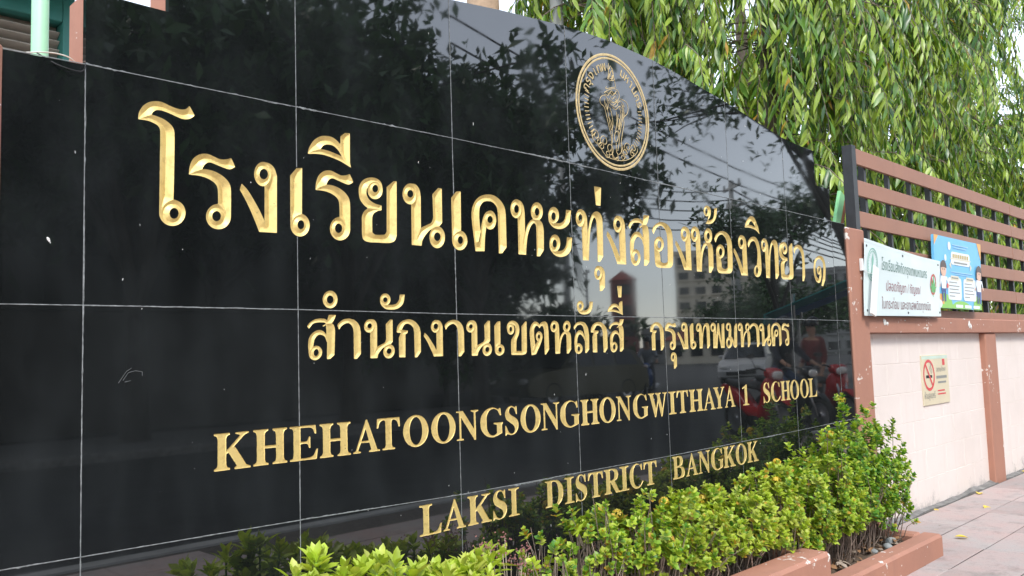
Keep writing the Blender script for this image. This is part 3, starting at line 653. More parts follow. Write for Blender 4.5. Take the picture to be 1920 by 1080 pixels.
def tile(poly, k):
    """one slab of granite with the letters cut out of its face"""
    poly = np.array(poly); b = (poly[:, 0].min(), poly[:, 0].max(), poly[:, 1].min(), poly[:, 1].max())
    V = [tuple(p) for p in poly]; E = [(i, (i+1) % len(poly)) for i in range(len(poly))]
    for l, s, bb in zip(LETTERS, SEG, BX):
        if bb[0] > b[1] or bb[1] < b[0] or bb[2] > b[3] or bb[3] < b[2]: continue
        ids = {}
        for i, j in l[2]:
            for q in (i, j):
                if q not in ids: ids[q] = len(V); V.append((l[0][q][0], l[0][q][1]))
            E.append((ids[i], ids[j]))
    ov, oe, of, *_ = delaunay_2d_cdt([Vector(p) for p in V], E, [], 0, 1e-6)
    ov = np.array([tuple(p) for p in ov]); of = np.array([f for f in of if len(f) == 3])
    c = ov[of].mean(1)
    a, e = poly, np.roll(poly, -1, 0)
    cr = ((a[:, 1] > c[:, 1:]) != (e[:, 1] > c[:, 1:])) & (c[:, :1] < (e[:, 0]-a[:, 0])*(c[:, 1:]-a[:, 1])/np.where(np.abs(e[:, 1]-a[:, 1]) < 1e-12, 1e-12, e[:, 1]-a[:, 1])+a[:, 0])
    keep = (cr.sum(1) % 2 == 1) & ~in_letters(c)
    of = of[keep]
    t1, t2 = rng.uniform(-.0011, .0011, 2); cx, cz = poly.mean(0)
    yy = lambda x, z: (x-cx)*t1+(z-cz)*t2
    used = np.unique(of); rm = {int(u): i for i, u in enumerate(used)}
    v = [(ov[u][0], yy(*ov[u]), ov[u][1]+Z0) for u in used]
    f = []
    for t in of:
        p = ov[t]; s = (p[1][0]-p[0][0])*(p[2][1]-p[0][1])-(p[2][0]-p[0][0])*(p[1][1]-p[0][1])
        f.append(tuple(rm[int(q)] for q in (t if s > 0 else t[::-1])))
    # sides of the slab, left open where a letter runs across the joint
    n = len(poly); area = sum(poly[i-1][0]*poly[i][1]-poly[i][0]*poly[i-1][1] for i in range(n))
    for i in range(n):
        p, q = poly[i], poly[(i+1) % n]; m = max(1, int(np.linalg.norm(q-p)/.003)); pts = p+np.outer(np.linspace(0, 1, m+1), q-p)
        cut = in_letters((pts[:-1]+pts[1:])/2); k0 = 0
        while k0 < m:
            if cut[k0]: k0 += 1; continue
            k1 = k0
            while k1 < m and not cut[k1]: k1 += 1
            o = len(v)
            for d in (0.0, .020):
                for e in (pts[k0], pts[k1]): v.append((e[0], yy(*e)+d, e[1]+Z0))
            f.append((o, o+2, o+3, o+1) if area > 0 else (o+1, o+3, o+2, o)); k0 = k1
    me = bpy.data.meshes.new('granite_slab'); me.from_pydata(v, [], f); me.update()
    link('granite_slab', me, sign, ['polished_black_granite'])
def all_tiles():
    rows = [(ZTOP, ZMID), (ZMID, ZBOT), (ZBOT, ZLOW), (ZLOW, ZGND)]
    for hi, lo in rows:
        for i in range(9):
            x0, x1 = XJ[i]+(G2 if i else 0), XJ[i+1]-(G2 if i < 8 else 0)
            tile([(x0, lo[i]+G2), (x1, lo[i+1]+G2), (x1, hi[i+1]-G2), (x0, hi[i]-G2)], i)
    for i in range(1, 8):
        x0, x1 = XJ[i]+(G2 if i > 1 else 0), XJ[i+1]-(G2 if i < 7 else 0)
        def arch(x):
            return float(np.interp(x, [p[0] for p in ARCH], [p[1] for p in ARCH]))
        top = [(x1, arch(x1))] if i < 7 else [(x1, .783), (3.985, .783), (3.985, .985)]
        top += [p for p in ARCH[::-1] if x0 < p[0] < min(x1, 3.98)]
        top += [(x0, arch(x0))] if i > 1 else [(.209, .785), (x0, .785)]
        if i == 1 and (.209, .985) not in top: top.insert(-2, (.209, .985))
        tile([(x0, ZTOP[i]+G2), (x1, ZTOP[i+1]+G2)] + top, i)
all_tiles()
for v, f, sg, bb in LETTERS:
    cx, cz = (bb[0]+bb[1])/2, (bb[2]+bb[3])/2
    me = bpy.data.meshes.new('letter'); me.from_pydata([(x-cx, d+.0002, z-cz) for x, z, d in v], [], f); me.update()
    link('letter', me, sign, ['gold_paint']).location = (cx, 0, cz+Z0)
def grout():
    """cement in the joints, smeared a little over the slab edges"""
    def ribbon(p, q, seed, wmax):
        p, q = np.array(p), np.array(q); L = np.linalg.norm(q-p); n = max(4, int(L/.004)); d = (q-p)/L; nn = np.array((-d[1], d[0]))
        r = np.random.default_rng(seed); base = np.zeros(n+1)
        for k, amp in ((3, .5), (9, .3), (40, .3), (150, .25)):
            base += np.interp(np.linspace(0, k, n+1), np.arange(k+1), r.normal(size=k+1))*amp
        wa = .0012+np.clip(base, 0, 3)*.0014*wmax
        base2 = np.interp(np.linspace(0, 30, n+1), np.arange(31), r.normal(size=31))*.5+np.interp(np.linspace(0, 4, n+1), np.arange(5), r.normal(size=5))*.6
        wb = .0012+np.clip(base2+.25*np.interp(np.linspace(0, 120, n+1), np.arange(121), r.normal(size=121)), 0, 3)*.0014*wmax
        c = p+np.outer(np.linspace(0, 1, n+1), q-p); inl = in_letters(c) | in_letters(c+nn*.002) | in_letters(c-nn*.002)
        mb = MB(); v = []; f = []
        for i in range(n+1):
            a, b = c[i]+nn*wa[i], c[i]-nn*wb[i]
            v += [(a[0], -.0008, a[1]+Z0), (c[i][0], -.0014, c[i][1]+Z0), (b[0], -.0008, b[1]+Z0)]
        for i in range(n):
            if inl[i] or inl[i+1]: continue
            k = i*3; f += [(k, k+3, k+4, k+1), (k+1, k+4, k+5, k+2)]
        if not f: return
        mb.add(v, f); mb.build('joint_grout', 'grout', sign)
    s = 0
    for row, wm in ((ZTOP, 1.7), (ZMID, .7), (ZBOT, 1.1), (ZLOW, .8)):
        for i in range(9):
            s += 1; k = wm*rng.uniform(.4, 1.5)
            if row is ZTOP and i in (0, 8): k = .3
            if row is ZTOP and i in (5, 6): k *= .6
            if row is ZTOP and i in (1, 2, 3) or row is ZBOT and i in (2, 3): k = 2.0
            ribbon((XJ[i], row[i]), (XJ[i+1], row[i+1]), s, k)
    for i in range(1, 9):
        rows = [ZGND, ZLOW, ZBOT, ZMID, ZTOP]
        for a, b in zip(rows[:-1], rows[1:]):
            s += 1; ribbon((XJ[i], a[i]), (XJ[i], b[i]), s, rng.uniform(.2, .9))
        if 2 <= i <= 7:
            s += 1; ribbon((XJ[i], ZTOP[i]), (XJ[i], float(np.interp(XJ[i], [p[0] for p in ARCH], [p[1] for p in ARCH]))), s, rng.uniform(.2, .6))
grout()
def specks():
    """drops of white paint and chips on the polished face"""
    mb = MB()
    for _ in range(170):
        x = rng.uniform(-.15, 4.3); z = rng.uniform(-1.0, 1.05)
        if x < .2 and z > .58 or z > np.interp(x, [p[0] for p in ARCH], [p[1] for p in ARCH])-.02: continue
        if in_letters(np.array([(x, z)]))[0]: continue
        r = abs(rng.normal(0, .0006))+.0004; h = r*rng.uniform(.9, 5.0); n = 6
        v = [(x, -.0012, z+Z0)]; sk = rng.uniform(-.3, .3)
        for k in range(n):
            a = 2*math.pi*k/n; q = rng.uniform(.6, 1.2); v.append((x+r*q*math.cos(a)+sk*h*q*math.sin(a), -.0003, z+h*q*math.sin(a)+Z0))
        mb.add(v, [(0, k+1, (k+1) % n+1) for k in range(n)])
    # the one larger splash on the left slab
    for dx, dz, r in ((0, 0, .0035), (.002, -.004, .0025), (-.002, .003, .0025), (.004, -.008, .0014)):
        v = [(-.075+dx, -.0025, .155+dz+Z0)]
        for k in range(7): a = 2*math.pi*k/7; v.append((-.075+dx+r*math.cos(a), -.0003, .155+dz+r*1.1*math.sin(a)+Z0))
        mb.add(v, [(0, k+1, (k+1) % 7+1) for k in range(7)])
    mb.build('paint_specks', 'white_speck', sign, kind='stuff')
specks()
SCRATCH = [[(.086, -.189), (.105, -.161), (.118, -.153)], [(.097, -.183), (.110, -.164), (.127, -.160), (.144, -.163), (.144, -.174)], [(.101, -.187), (.116, -.184)]]
def scratch():
    mb = MB()
    for pl in SCRATCH:
        for a, b in zip(pl[:-1], pl[1:]):
            a, b = np.array(a), np.array(b); d = b-a; nn = np.array((-d[1], d[0]))/max(1e-6, np.linalg.norm(d))*.0009
            mb.add([(p[0], -.0016, p[1]+Z0) for p in (a-nn, a+nn, b+nn*.6, b-nn*.6)], [(0, 1, 2, 3)])
    mb.build('chalk_scratch', 'scratch', sign, kind='stuff')
scratch()

# round city emblem cut into the face: two rings, rays, ring lettering, figure on an elephant above clouds
def text_mesh(body, size, align='CENTER'):
    c = bpy.data.curves.new('t', 'FONT'); c.body = body; c.size = size; c.align_x = align; c.align_y = 'BOTTOM_BASELINE'; c.resolution_u = 3
    o = bpy.data.objects.new('t', c); COL.objects.link(o); bpy.context.view_layer.update()
    me = bpy.data.meshes.new_from_object(o.evaluated_get(bpy.context.evaluated_depsgraph_get()))
    bpy.data.objects.remove(o); bpy.data.curves.remove(c)
    me.materials.clear()
    return me
def emblem():
    cx, cz = 2.1145, .868+Z0
    em = bpy.data.objects.new('city_emblem', None); COL.objects.link(em); em.parent = sign; em.location = (cx, 0, cz); em['label'] = 'round gold line emblem of a figure on an elephant above clouds'
    def lines(name, polys, wd):
        mb = MB()
        for pl in polys:
            pl = np.array(pl, float); n = len(pl)
            if n < 2: continue
            v = []; t = np.gradient(pl, axis=0); t = unit(t); nn = np.stack([-t[:, 1], t[:, 0]], 1)
            for p, m in zip(pl, nn):
                a, b = p+m*wd/2, p-m*wd/2; v += [(a[0], -.0006, a[1]), (p[0], -.0014, p[1]), (b[0], -.0006, b[1])]
            f = []
            for i in range(n-1): k = i*3; f += [(k, k+3, k+4, k+1), (k+1, k+4, k+5, k+2)]
            mb.add(v, f)
        return mb.build(name, 'gold_dull', em)
    def circ(r, n=96): return [(r*math.cos(2*math.pi*k/n), r*math.sin(2*math.pi*k/n)) for k in range(n+1)]
    lines('ring', [circ(.2445)], .011); lines('ring', [circ(.2295)], .008)
    rays = []
    for k in range(12):
        a = R(163+k*5.2); rays.append([(.168*math.cos(a), .168*math.sin(a)), (.197*math.cos(a), .197*math.sin(a))])
    lines('rays', rays, .0042)
    rays = []
    for k in range(13):
        a = R(11-k*4.6); rays.append([(.172*math.cos(a), .172*math.sin(a)), (.198*math.cos(a), .198*math.sin(a))])
    lines('rays', rays, .0036)
    # the city's name round the upper rim, letter by letter (marks ride with their consonant)
    for word, a0, a1 in ((['ก', 'รุ', 'ง', 'เ', 'ท', 'พ'], 158, 109), (['ม', 'ห', 'า', 'น', 'ค', 'ร'], 69, 20)):
        for k, ch in enumerate(word):
            a = R(a0+(a1-a0)*k/(len(word)-1)); me = text_mesh(ch, .058); me.transform(Matrix(((1, 0, 0, 0), (0, 0, -1, -.0012), (0, 1, 0, 0), (0, 0, 0, 1))))
            o = link('emblem_letter', me, em, ['gold_dull']); o.rotation_euler = (0, -(a-math.pi/2), 0); o.location = (.176*math.cos(a), 0, .176*math.sin(a))
            sm = o.modifiers.new('thick', 'SOLIDIFY'); sm.thickness = .0012
    # figure drawn in strokes, millimetres from the centre of the disc
    def at(x, y): return (x/1000, y/1000)
    S = lambda s: [at(*map(float, t.split(','))) for t in s.split()]
    def sp(s, n=5):
        p = np.array(S(s)); m = len(p); t = np.linspace(0, m-1, (m-1)*n+1); out = []
        for q in t:
            i = min(int(q), m-2); u = q-i; p0, p1, p2, p3 = p[max(i-1, 0)], p[i], p[i+1], p[min(i+2, m-1)]
            out.append(.5*((2*p1)+(-p0+p2)*u+(2*p0-5*p1+4*p2-p3)*u*u+(-p0+3*p1-3*p2+p3)*u**3))
        return out
    fig = ['-25,207 -25,181 -30,154 -34,137',
           '-36,195 -33,181 -22,183 -14,199',
           '-11,199 -1,181 7,157 14,132 19,108',
           '-18,172 -7,146 -23,145 -5,180 5,151 -16,141',
           '-4,193 5,169 -6,136 10,143',
           '-22,163 -30,138 -10,135 -1,160',
           '-46,102 -50,91 -32,97 -14,103 12,111',
           '-64,71 -23,94 12,103 34,96 39,70 11,39 -17,28 -40,48 -61,65',
           '-56,69 -39,64 -22,79 -6,71 14,84 26,76',
           '-48,81 -30,74 -12,90 4,80 23,97',
           '-24,67 -9,54 10,70 23,56 -0,42 -18,49',
           '-32,55 -13,38 16,49',
           '9,59 29,42 7,23 -9,29',
           '-55,64 -82,52 -93,34 -86,19 -65,9 -53,-24 -39,-68 -24,-116 -24,-177 -6,-200 14,-192 12,-174',
           '-62,45 -58,19 -46,2 -38,29 -46,48',
           '-51,27 -39,-17 -32,-56 -21,-80 -11,-53 -17,-13 -28,16',
           '-40,-27 -24,-45 -16,-74',
           '-18,-79 -21,-136',
           '17,4 17,-37 6,-80',
           '47,67 88,60 100,36 90,9 65,-13 66,-39 52,-83 41,-126 38,-167 18,-181',
           '28,-4 20,-47 30,-71 41,-43 59,1 64,44',
           '38,29 48,-1 35,-34 26,-60',
           '54,21 62,-3 48,-47 34,-86 23,-77',
           '51,47 67,24 70,-7',
           '28,-20 38,-39 26,-72',
           '24,41 45,57 64,50 73,35',
           '-10,19 12,13 40,33 56,26',
           '23,-78 3,-87 -4,-118 10,-126 23,-102 21,-81',
           '32,-86 26,-128 14,-166',
           '6,-131 5,-167 13,-179',
           '-24,-177 -21,-197 -8,-203 2,-196',
           '39,-126 51,-140 41,-167']
    lines('figure', [sp(s) for s in fig], .0030)
    cl = []
    def spiral(x, y, r, turns, a0, sg):
        return [at(x+r*(1-.75*t)*math.cos(a0+sg*turns*2*math.pi*t), y+r*(1-.75*t)*math.sin(a0+sg*turns*2*math.pi*t)) for t in np.linspace(0, 1, 26)]
    for x, y, r, a0, sg in ((-129, -121, 28, 4.2, -1), (-75, -137, 27, 4.0, -1), (-93, -162, 19, 3.5, -1), (-39, -164, 27, 4.4, 1), (-55, -188, 19, 3.4, 1), (68, -166, 20, 5.0, -1), (85, -139, 25, 4.6, -1), (127, -138, 23, 5.0, -1), (117, -161, 17, 1.0, 1), (48, -186, 17, 2.0, -1), (8, -200, 11, 1, -1), (-112, -144, 17, 2.5, -1)):
        cl.append(spiral(x, y, r, 1.3, a0, sg))
    cl += [sp('-155,-117 -145,-141 -120,-158 -94,-176 -73,-194 -42,-204 -8,-206 31,-205 72,-197 116,-178 152,-150 154,-134'), sp('-143,-101 -153,-115 -150,-136')]
    lines('clouds', cl, .0030)
emblem()

# ------------------------------------------------------------------ ground, road, pavement
def ground():
    mb = MB(); mb.add([(-700, -900, -.13), (900, -900, -.13), (900, 600, -.13), (-700, 600, -.13)], [(0, 1, 2, 3)])
    mb.build('road', 'asphalt', kind='structure')
    # pavement bed with a real kerb step, pavers laid on it
    pv = MB(); pv.box((-30, -3.1, -.30), (60, .03, -.006)); pav = pv.build('pavement', 'paver_joint', kind='structure')
    kb = MB(); kb.box((-30, -3.26, -.30), (60, -3.103, .004), bev=.015); kb.build('kerb', 'concrete', kind='structure')
    base = MB(); base.box((-.2775, -.1475, -.004), (.2775, .1475, .004), bev=.004); me = base.mesh('paver'); me.materials.append(MATS['paver'])
    k = 0
    for j in range(9):
        for i in range(-4, 22):
            x = 3.93+.28+.56*i; y = -.155-.30*j
            if j == 0 and x < 4.2: continue
            o = share('paver', me, pav); o.location = (x, y, rng.uniform(-.0015, .0015)); k += 1
            o.rotation_euler = (rng.normal(0, .002), rng.normal(0, .002), 0)
    far = MB()
    for j in range(10):
        for i in list(range(-60, -4)) + list(range(22, 100)):
            if i > 40 and j > 5: continue
            x = 3.93+.28+.56*i; y = -.155-.30*j
            far.box((x-.2775, y-.1475, -.004), (x+.2775, y+.1475, .004))
    far.build('distant_pavers', 'paver', pav, kind='stuff')
    # ground inside the school, behind the walls
    yd = MB(); yd.box((-30, .13, -.3), (60, 40, -.02)); yd.build('school_yard', 'concrete', kind='structure')
ground()

# ------------------------------------------------------------------ painted block wall with brown pillars
def boundary_wall():
    t = empty('painted_block_wall', (4.36, .1, 0), 'pale pink painted block wall with brown beam and pillars beside the pavement', 'wall')
    Mi = Matrix.Translation((-4.36, -.1, 0))
    def part(mb, name, mat, **kw):
        o = mb.build(name, mat, t, **kw); o.matrix_parent_inverse = Mi; return o
    # coursed blocks, paint nearly filling the joints
    H = .2025; L = .40
    me = {}
    bays = [(4.60, 6.96), (7.24, 9.52), (9.80, 12.08), (12.36, 14.7)]
    cnt = 0
    for b0, b1 in bays:
        for c in range(6):
            z0 = c*H+.0006; z1 = (c+1)*H-.0006
            x = b0-(L/2 if c % 2 else 0)+.0
            while x < b1-.01:
                a, b = max(x, b0)+.001, min(x+L, b1)-.001
                if b-a > .02:
                    mb = MB(); mb.box((a, .0588+rng.uniform(-.0005, .0005), z0), (b, .15, z1), bev=.0021); part(mb, 'block', 'pink_paint'); cnt += 1
                x += L
    mb = MB(); mb.box((4.56, .0605, .0), (14.7, .14, 1.2145)); part(mb, 'joint_fill', 'pink_paint')
    mb = MB(); mb.box((4.585, -.002, 1.216), (14.8, .17, 1.326), bev=.006); part(mb, 'beam', 'brown_paint', label='long horizontal brown painted beam')
    for x0, x1, zt, y0 in ((4.348, 4.60, 1.862, -.012), (6.955, 7.235, 1.214, .012), (9.525, 9.795, 1.214, .012), (12.085, 12.355, 1.214, .012)):
        mb = MB(); mb.box((x0, y0, -.02), (x1, .19, zt), bev=.008); part(mb, 'pillar', 'brown_paint')
    # grey cement fillet at the foot of the wall
    mb = MB(); n = 160; v = []
    for i in range(n+1):
        x = 4.62+i*(10/n); h = .007+.022*abs(math.sin(i*.37)*math.sin(i*.11+1))**2+rng.uniform(0, .006); d = .018+.03*abs(math.sin(i*.23))+rng.uniform(0, .012)
        v += [(x, .056, h), (x, .056-d, .0045), (x, .056-d, -.01)]
    f = []
    for i in range(n): k = i*3; f += [(k, k+1, k+4, k+3), (k+1, k+2, k+5, k+4)]
    mb.add(v, f); part(mb, 'cement_fillet', 'cement_dark')
    # flaked plaster patches on the beam and pillar
    mb = MB()
    for x, z, r in ((4.86, 1.29, .022), (4.90, 1.278, .016), (6.52, 1.285, .03), (6.56, 1.265, .02), (5.6, 1.27, .006), (5.2, 1.30, .006), (6.1, 1.29, .005), (5.9, 1.25, .004), (4.47, 1.05, .004)):
        n = 9; v = [(x, -.0105, z)]
        for k in range(n): a = 2*math.pi*k/n; q = r*rng.uniform(.55, 1.25); v.append((x+q*math.cos(a), -.0035, z+q*math.sin(a)))
        mb.add(v, [(0, k+1, (k+1) % n+1) for k in range(n)])
    part(mb, 'plaster_flecks', 'white_speck', kind='stuff')
boundary_wall()
# rendered pillar at the sign's near end
mb = MB(); mb.box((-.44, -.014, -.02), (-.179, .19, 1.895), bev=.01); mb.build('end_pillar', 'brown_paint', label='brown rendered pillar at the left edge of the granite sign', cat='pillar')

# ------------------------------------------------------------------ slatted fence on the wall
def fence():
    t = empty('slat_fence', (4.62, .1, 1.326), 'brown horizontal slat fence on black posts above the pink wall', 'fence')
    Mi = Matrix.Translation((-4.62, -.1, -1.326))
    def part(mb, name, mat, **kw):
        o = mb.build(name, mat, t, **kw); o.matrix_parent_inverse = Mi; return o
    for k in range(6):
        z1 = Z0+1.118-.2045*k; x = 4.672
        for seg in range(3):
            mb = MB(); L = 3.4; mb.box((x, .046+rng.uniform(-.001, .001), z1-.103), (x+L-.004, .066, z1), bev=.003)
            o = part(mb, 'slat', 'brown_trim'); o.location.z += rng.normal(0, .0015); o.location.y += rng.normal(0, .001); x += L
    # open-ended square tube post: four walls
    def post(x, w, zt):
        mb = MB(); e = .004
        for a, b in (((x, .07, 1.32), (x+w, .07+e, zt)), ((x, .07+w-e, 1.32), (x+w, .07+w, zt)), ((x, .07+e, 1.32), (x+e, .07+w-e, zt)), ((x+w-e, .07+e, 1.32), (x+w, .07+w-e, zt))): mb.box(a, b)
        part(mb, 'post', 'black_metal')
    mb = MB()
    for a, b in (((4.605, .035, 1.322), (4.668, .039, 2.42)), ((4.605, .095, 1.322), (4.668, .099, 2.42)), ((4.605, .0395, 1.322), (4.609, .0945, 2.42)), ((4.664, .0395, 1.322), (4.668, .0945, 2.42))): mb.box(a, b)
    part(mb, 'post', 'black_metal', label='thick black end post open at the top')
    x = 4.86
    while x < 14.6:
        post(x, .028 if int(x*10) % 3 else .038, 2.37); x += .405
fence()

# ------------------------------------------------------------------ banner, poster, no smoking sign
def sheet_fn(seed, amp, L):
    a = np.random.default_rng(seed).uniform(0, 6, 4)
    return lambda u, v: amp*(math.sin(u*5.1+a[0]+v*1.7)*.5+math.sin(u*11+a[1]-v*4)*.25+math.sin(v*7+a[2])*.3)
def flat_print(mb_or_me, name, mat, parent, warp, off):
    """lay a flat drawing (x = right, y = up, metres) on a warped sheet"""
    me = mb_or_me.mesh(name) if isinstance(mb_or_me, MB) else mb_or_me
    for v in me.vertices:
        x, y = v.co.x, v.co.y; p = warp(x, y); v.co = (p[0], p[1]-off, p[2])
    me.update(); return tag(link(name, me, parent, [mat]), kind='stuff' if name in ('lettering', 'corner_marks', 'skin', 'red_print', 'small_print', 'headline_blocks', 'pale_lines', 'white_panels', 'ribbons', 'hills', 'hair') else None)
def disc(mb, cx, cy, rx, ry, n=20, a0=0, a1=2*math.pi, hole=0.0):
    v = []; f = []
    for k in range(n+1):
        a = a0+(a1-a0)*k/n; v += [(cx+rx*math.cos(a), cy+ry*math.sin(a), 0), (cx+rx*hole*math.cos(a), cy+ry*hole*math.sin(a), 0)]
    for k in range(n): i = k*2; f.append((i, i+2, i+3, i+1) if hole else (i, i+2, i+1))
    mb.add(v, f)
def rect(mb, x0, y0, x1, y1): mb.add([(x0, y0, 0), (x1, y0, 0), (x1, y1, 0), (x0, y1, 0)], [(0, 1, 2, 3)])
def rrect(mb, x0, y0, x1, y1, r):
    v = []
    for cx, cy, a in ((x1-r, y1-r, 0), (x0+r, y1-r, 90), (x0+r, y0+r, 180), (x1-r, y0+r, 270)):
        for k in range(5): t = R(a+k*22.5); v.append((cx+r*math.cos(t), cy+r*math.sin(t), 0))
    mb.add(v, [tuple(range(len(v)))])
def poly(mb, pts): mb.add([(x, y, 0) for x, y in pts], [tuple(range(len(pts)))])
for nm, c in (('ink_green', (.10, .22, .18)), ('ink_red', (.28, .09, .11)), ('ink_brown', (.22, .10, .11)), ('ink_mint', (.22, .48, .38)), ('print_red', (.65, .05, .06)), ('print_green', (.08, .42, .10)), ('print_blue', (.15, .50, .80)), ('print_navy', (.03, .06, .25)), ('print_white', (.78, .84, .88)), ('print_cream', (.72, .66, .50)), ('print_hill', (.25, .58, .10)), ('print_skin', (.72, .45, .33)), ('print_hair', (.07, .035, .03)), ('print_gold', (.50, .36, .08)), ('print_orange', (.80, .40, .10)), ('ink_grey', (.25, .26, .24)), ('print_pale_blue', (.35, .62, .86))):
    plain(nm, c, .45, var=.05)
def banner():
    t = empty('vinyl_banner', (5.18, -.03, 1.33), 'white vinyl banner with green and dark red Thai lettering tied to the fence', 'banner')
    fn = sheet_fn(3, .006, 1.3)
    # corners (x, z): lower left, lower right, upper right, upper left
    C = [(4.475, 1.322), (5.815, 1.334), (5.875, 1.738), (4.548, 1.806)]; Wd, Hd = 1.34, .44
    def warp(x, y):
        u, v = x/Wd, y/Hd
        px = (C[0][0]*(1-u)+C[1][0]*u)*(1-v)+(C[3][0]*(1-u)+C[2][0]*u)*v; pz = (C[0][1]*(1-u)+C[1][1]*u)*(1-v)+(C[3][1]*(1-u)+C[2][1]*u)*v
        pz += .012*math.sin(math.pi*u)*(-v)
        return (px-5.18, -.002+fn(u*1.3, v)+.006*math.cos(u*19)*max(0, v-.8), pz-1.33)
    mb = MB(); nx, ny = 60, 24; v = []
    for j in range(ny+1):
        for i in range(nx+1): v.append(warp(Wd*i/nx, Hd*j/ny))
    mb.add(v, [(j*(nx+1)+i, j*(nx+1)+i+1, (j+1)*(nx+1)+i+1, (j+1)*(nx+1)+i) for j in range(ny) for i in range(nx)])
    o = mb.build('sheet', 'vinyl_white', t, smooth=True); sm = o.modifiers.new('thick', 'SOLIDIFY'); sm.thickness = .0012; sm.offset = 1
    # hems: the turned edge is a second thickness of vinyl
    for y0, y1 in ((0, .018), (Hd-.018, Hd)):
        h = MB(); v = []
        for i in range(61): v += [(Wd*i/60, y0, 0), (Wd*i/60, y1, 0)]
        h.add(v, [(2*i, 2*i+2, 2*i+3, 2*i+1) for i in range(60)]); flat_print(h, 'hem', 'vinyl_white', t, warp, .0022)
    for body, size, cx, cy, mat, st in (('โรงเรียนสังกัดกรุงเทพมหานคร', .094, .665, .285, 'ink_green', .92), ('ปลอดกัญชา / กัญชง/', .088, .64, .158, 'ink_red', 1.0), ('ใบกระท่อม และยาเสพติดทุกชนิด', .088, .70, .045, 'ink_brown', .94)):
        me = text_mesh(body, size); xs = [q.co.x for q in me.vertices]; w0 = max(xs)-min(xs)
        tw = {'ink_green': .80, 'ink_red': .60, 'ink_brown': .86}[mat]; k = tw/w0; mid = (max(xs)+min(xs))/2
        me.transform(Matrix.Translation((cx, cy, 0)) @ Matrix.Diagonal((k, 1, 1, 1)) @ Matrix.Translation((-mid, 0, 0)))
        flat_print(me, 'lettering', mat, t, warp, .0030)
    # round seal at the left, crossed-out leaf at the right
    s = MB(); disc(s, .125, .30, .082, .098, 32, hole=.93); disc(s, .125, .30, .068, .082, 32, hole=.95)
    for k in range(26):
        a = 2*math.pi*k/26; poly(s, [(.125+.056*math.cos(a), .30+.068*math.sin(a)), (.125+.063*math.cos(a-.05), .30+.077*math.sin(a-.05)), (.125+.063*math.cos(a+.05), .30+.077*math.sin(a+.05))])
    for pts in ([(.112, .25), (.138, .25), (.134, .30), (.142, .33), (.128, .362), (.124, .37), (.12, .362), (.108, .33), (.116, .30)], [(.10, .235), (.15, .235), (.15, .243), (.10, .243)]): poly(s, pts)
    flat_print(s, 'seal', 'ink_mint', t, warp, .0030)
    s = MB(); disc(s, 1.195, .245, .062, .082, 28, hole=.80); poly(s, [(1.148, .295), (1.158, .305), (1.242, .195), (1.232, .185)]); flat_print(s, 'ban_ring', 'print_red', t, warp, .0030)
    s = MB()
    for a, L in ((90, .135), (58, .095), (122, .095), (25, .075), (155, .075), (-8, .05), (188, .05)):
        a = R(a); d = (math.cos(a), math.sin(a)); nn = (-d[1], d[0]); bx, by = 1.195, .20
        poly(s, [(bx, by), (bx+d[0]*L*.45+nn[0]*.014, by+d[1]*L*.45+nn[1]*.014), (bx+d[0]*L, by+d[1]*L), (bx+d[0]*L*.45-nn[0]*.014, by+d[1]*L*.45-nn[1]*.014)])
    poly(s, [(1.190, .15), (1.200, .15), (1.198, .20), (1.192, .20)]); flat_print(s, 'leaf_mark', 'print_green', t, warp, .0042)
    e = MB()
    for x, y in ((.03, .40), (.60, .405), (1.29, .405), (.70, .022), (1.315, .03), (.05, .03)):
        p = warp(x, y); e.lathe([(.003, 0), (.0075, 0), (.0075, .002), (.003, .002)], 12, Matrix.Translation((p[0], p[1]-.0024, p[2])) @ Matrix.Rotation(R(90), 4, 'X'))
    e.build('eyelets', 'black_metal', t, kind='stuff')
banner()
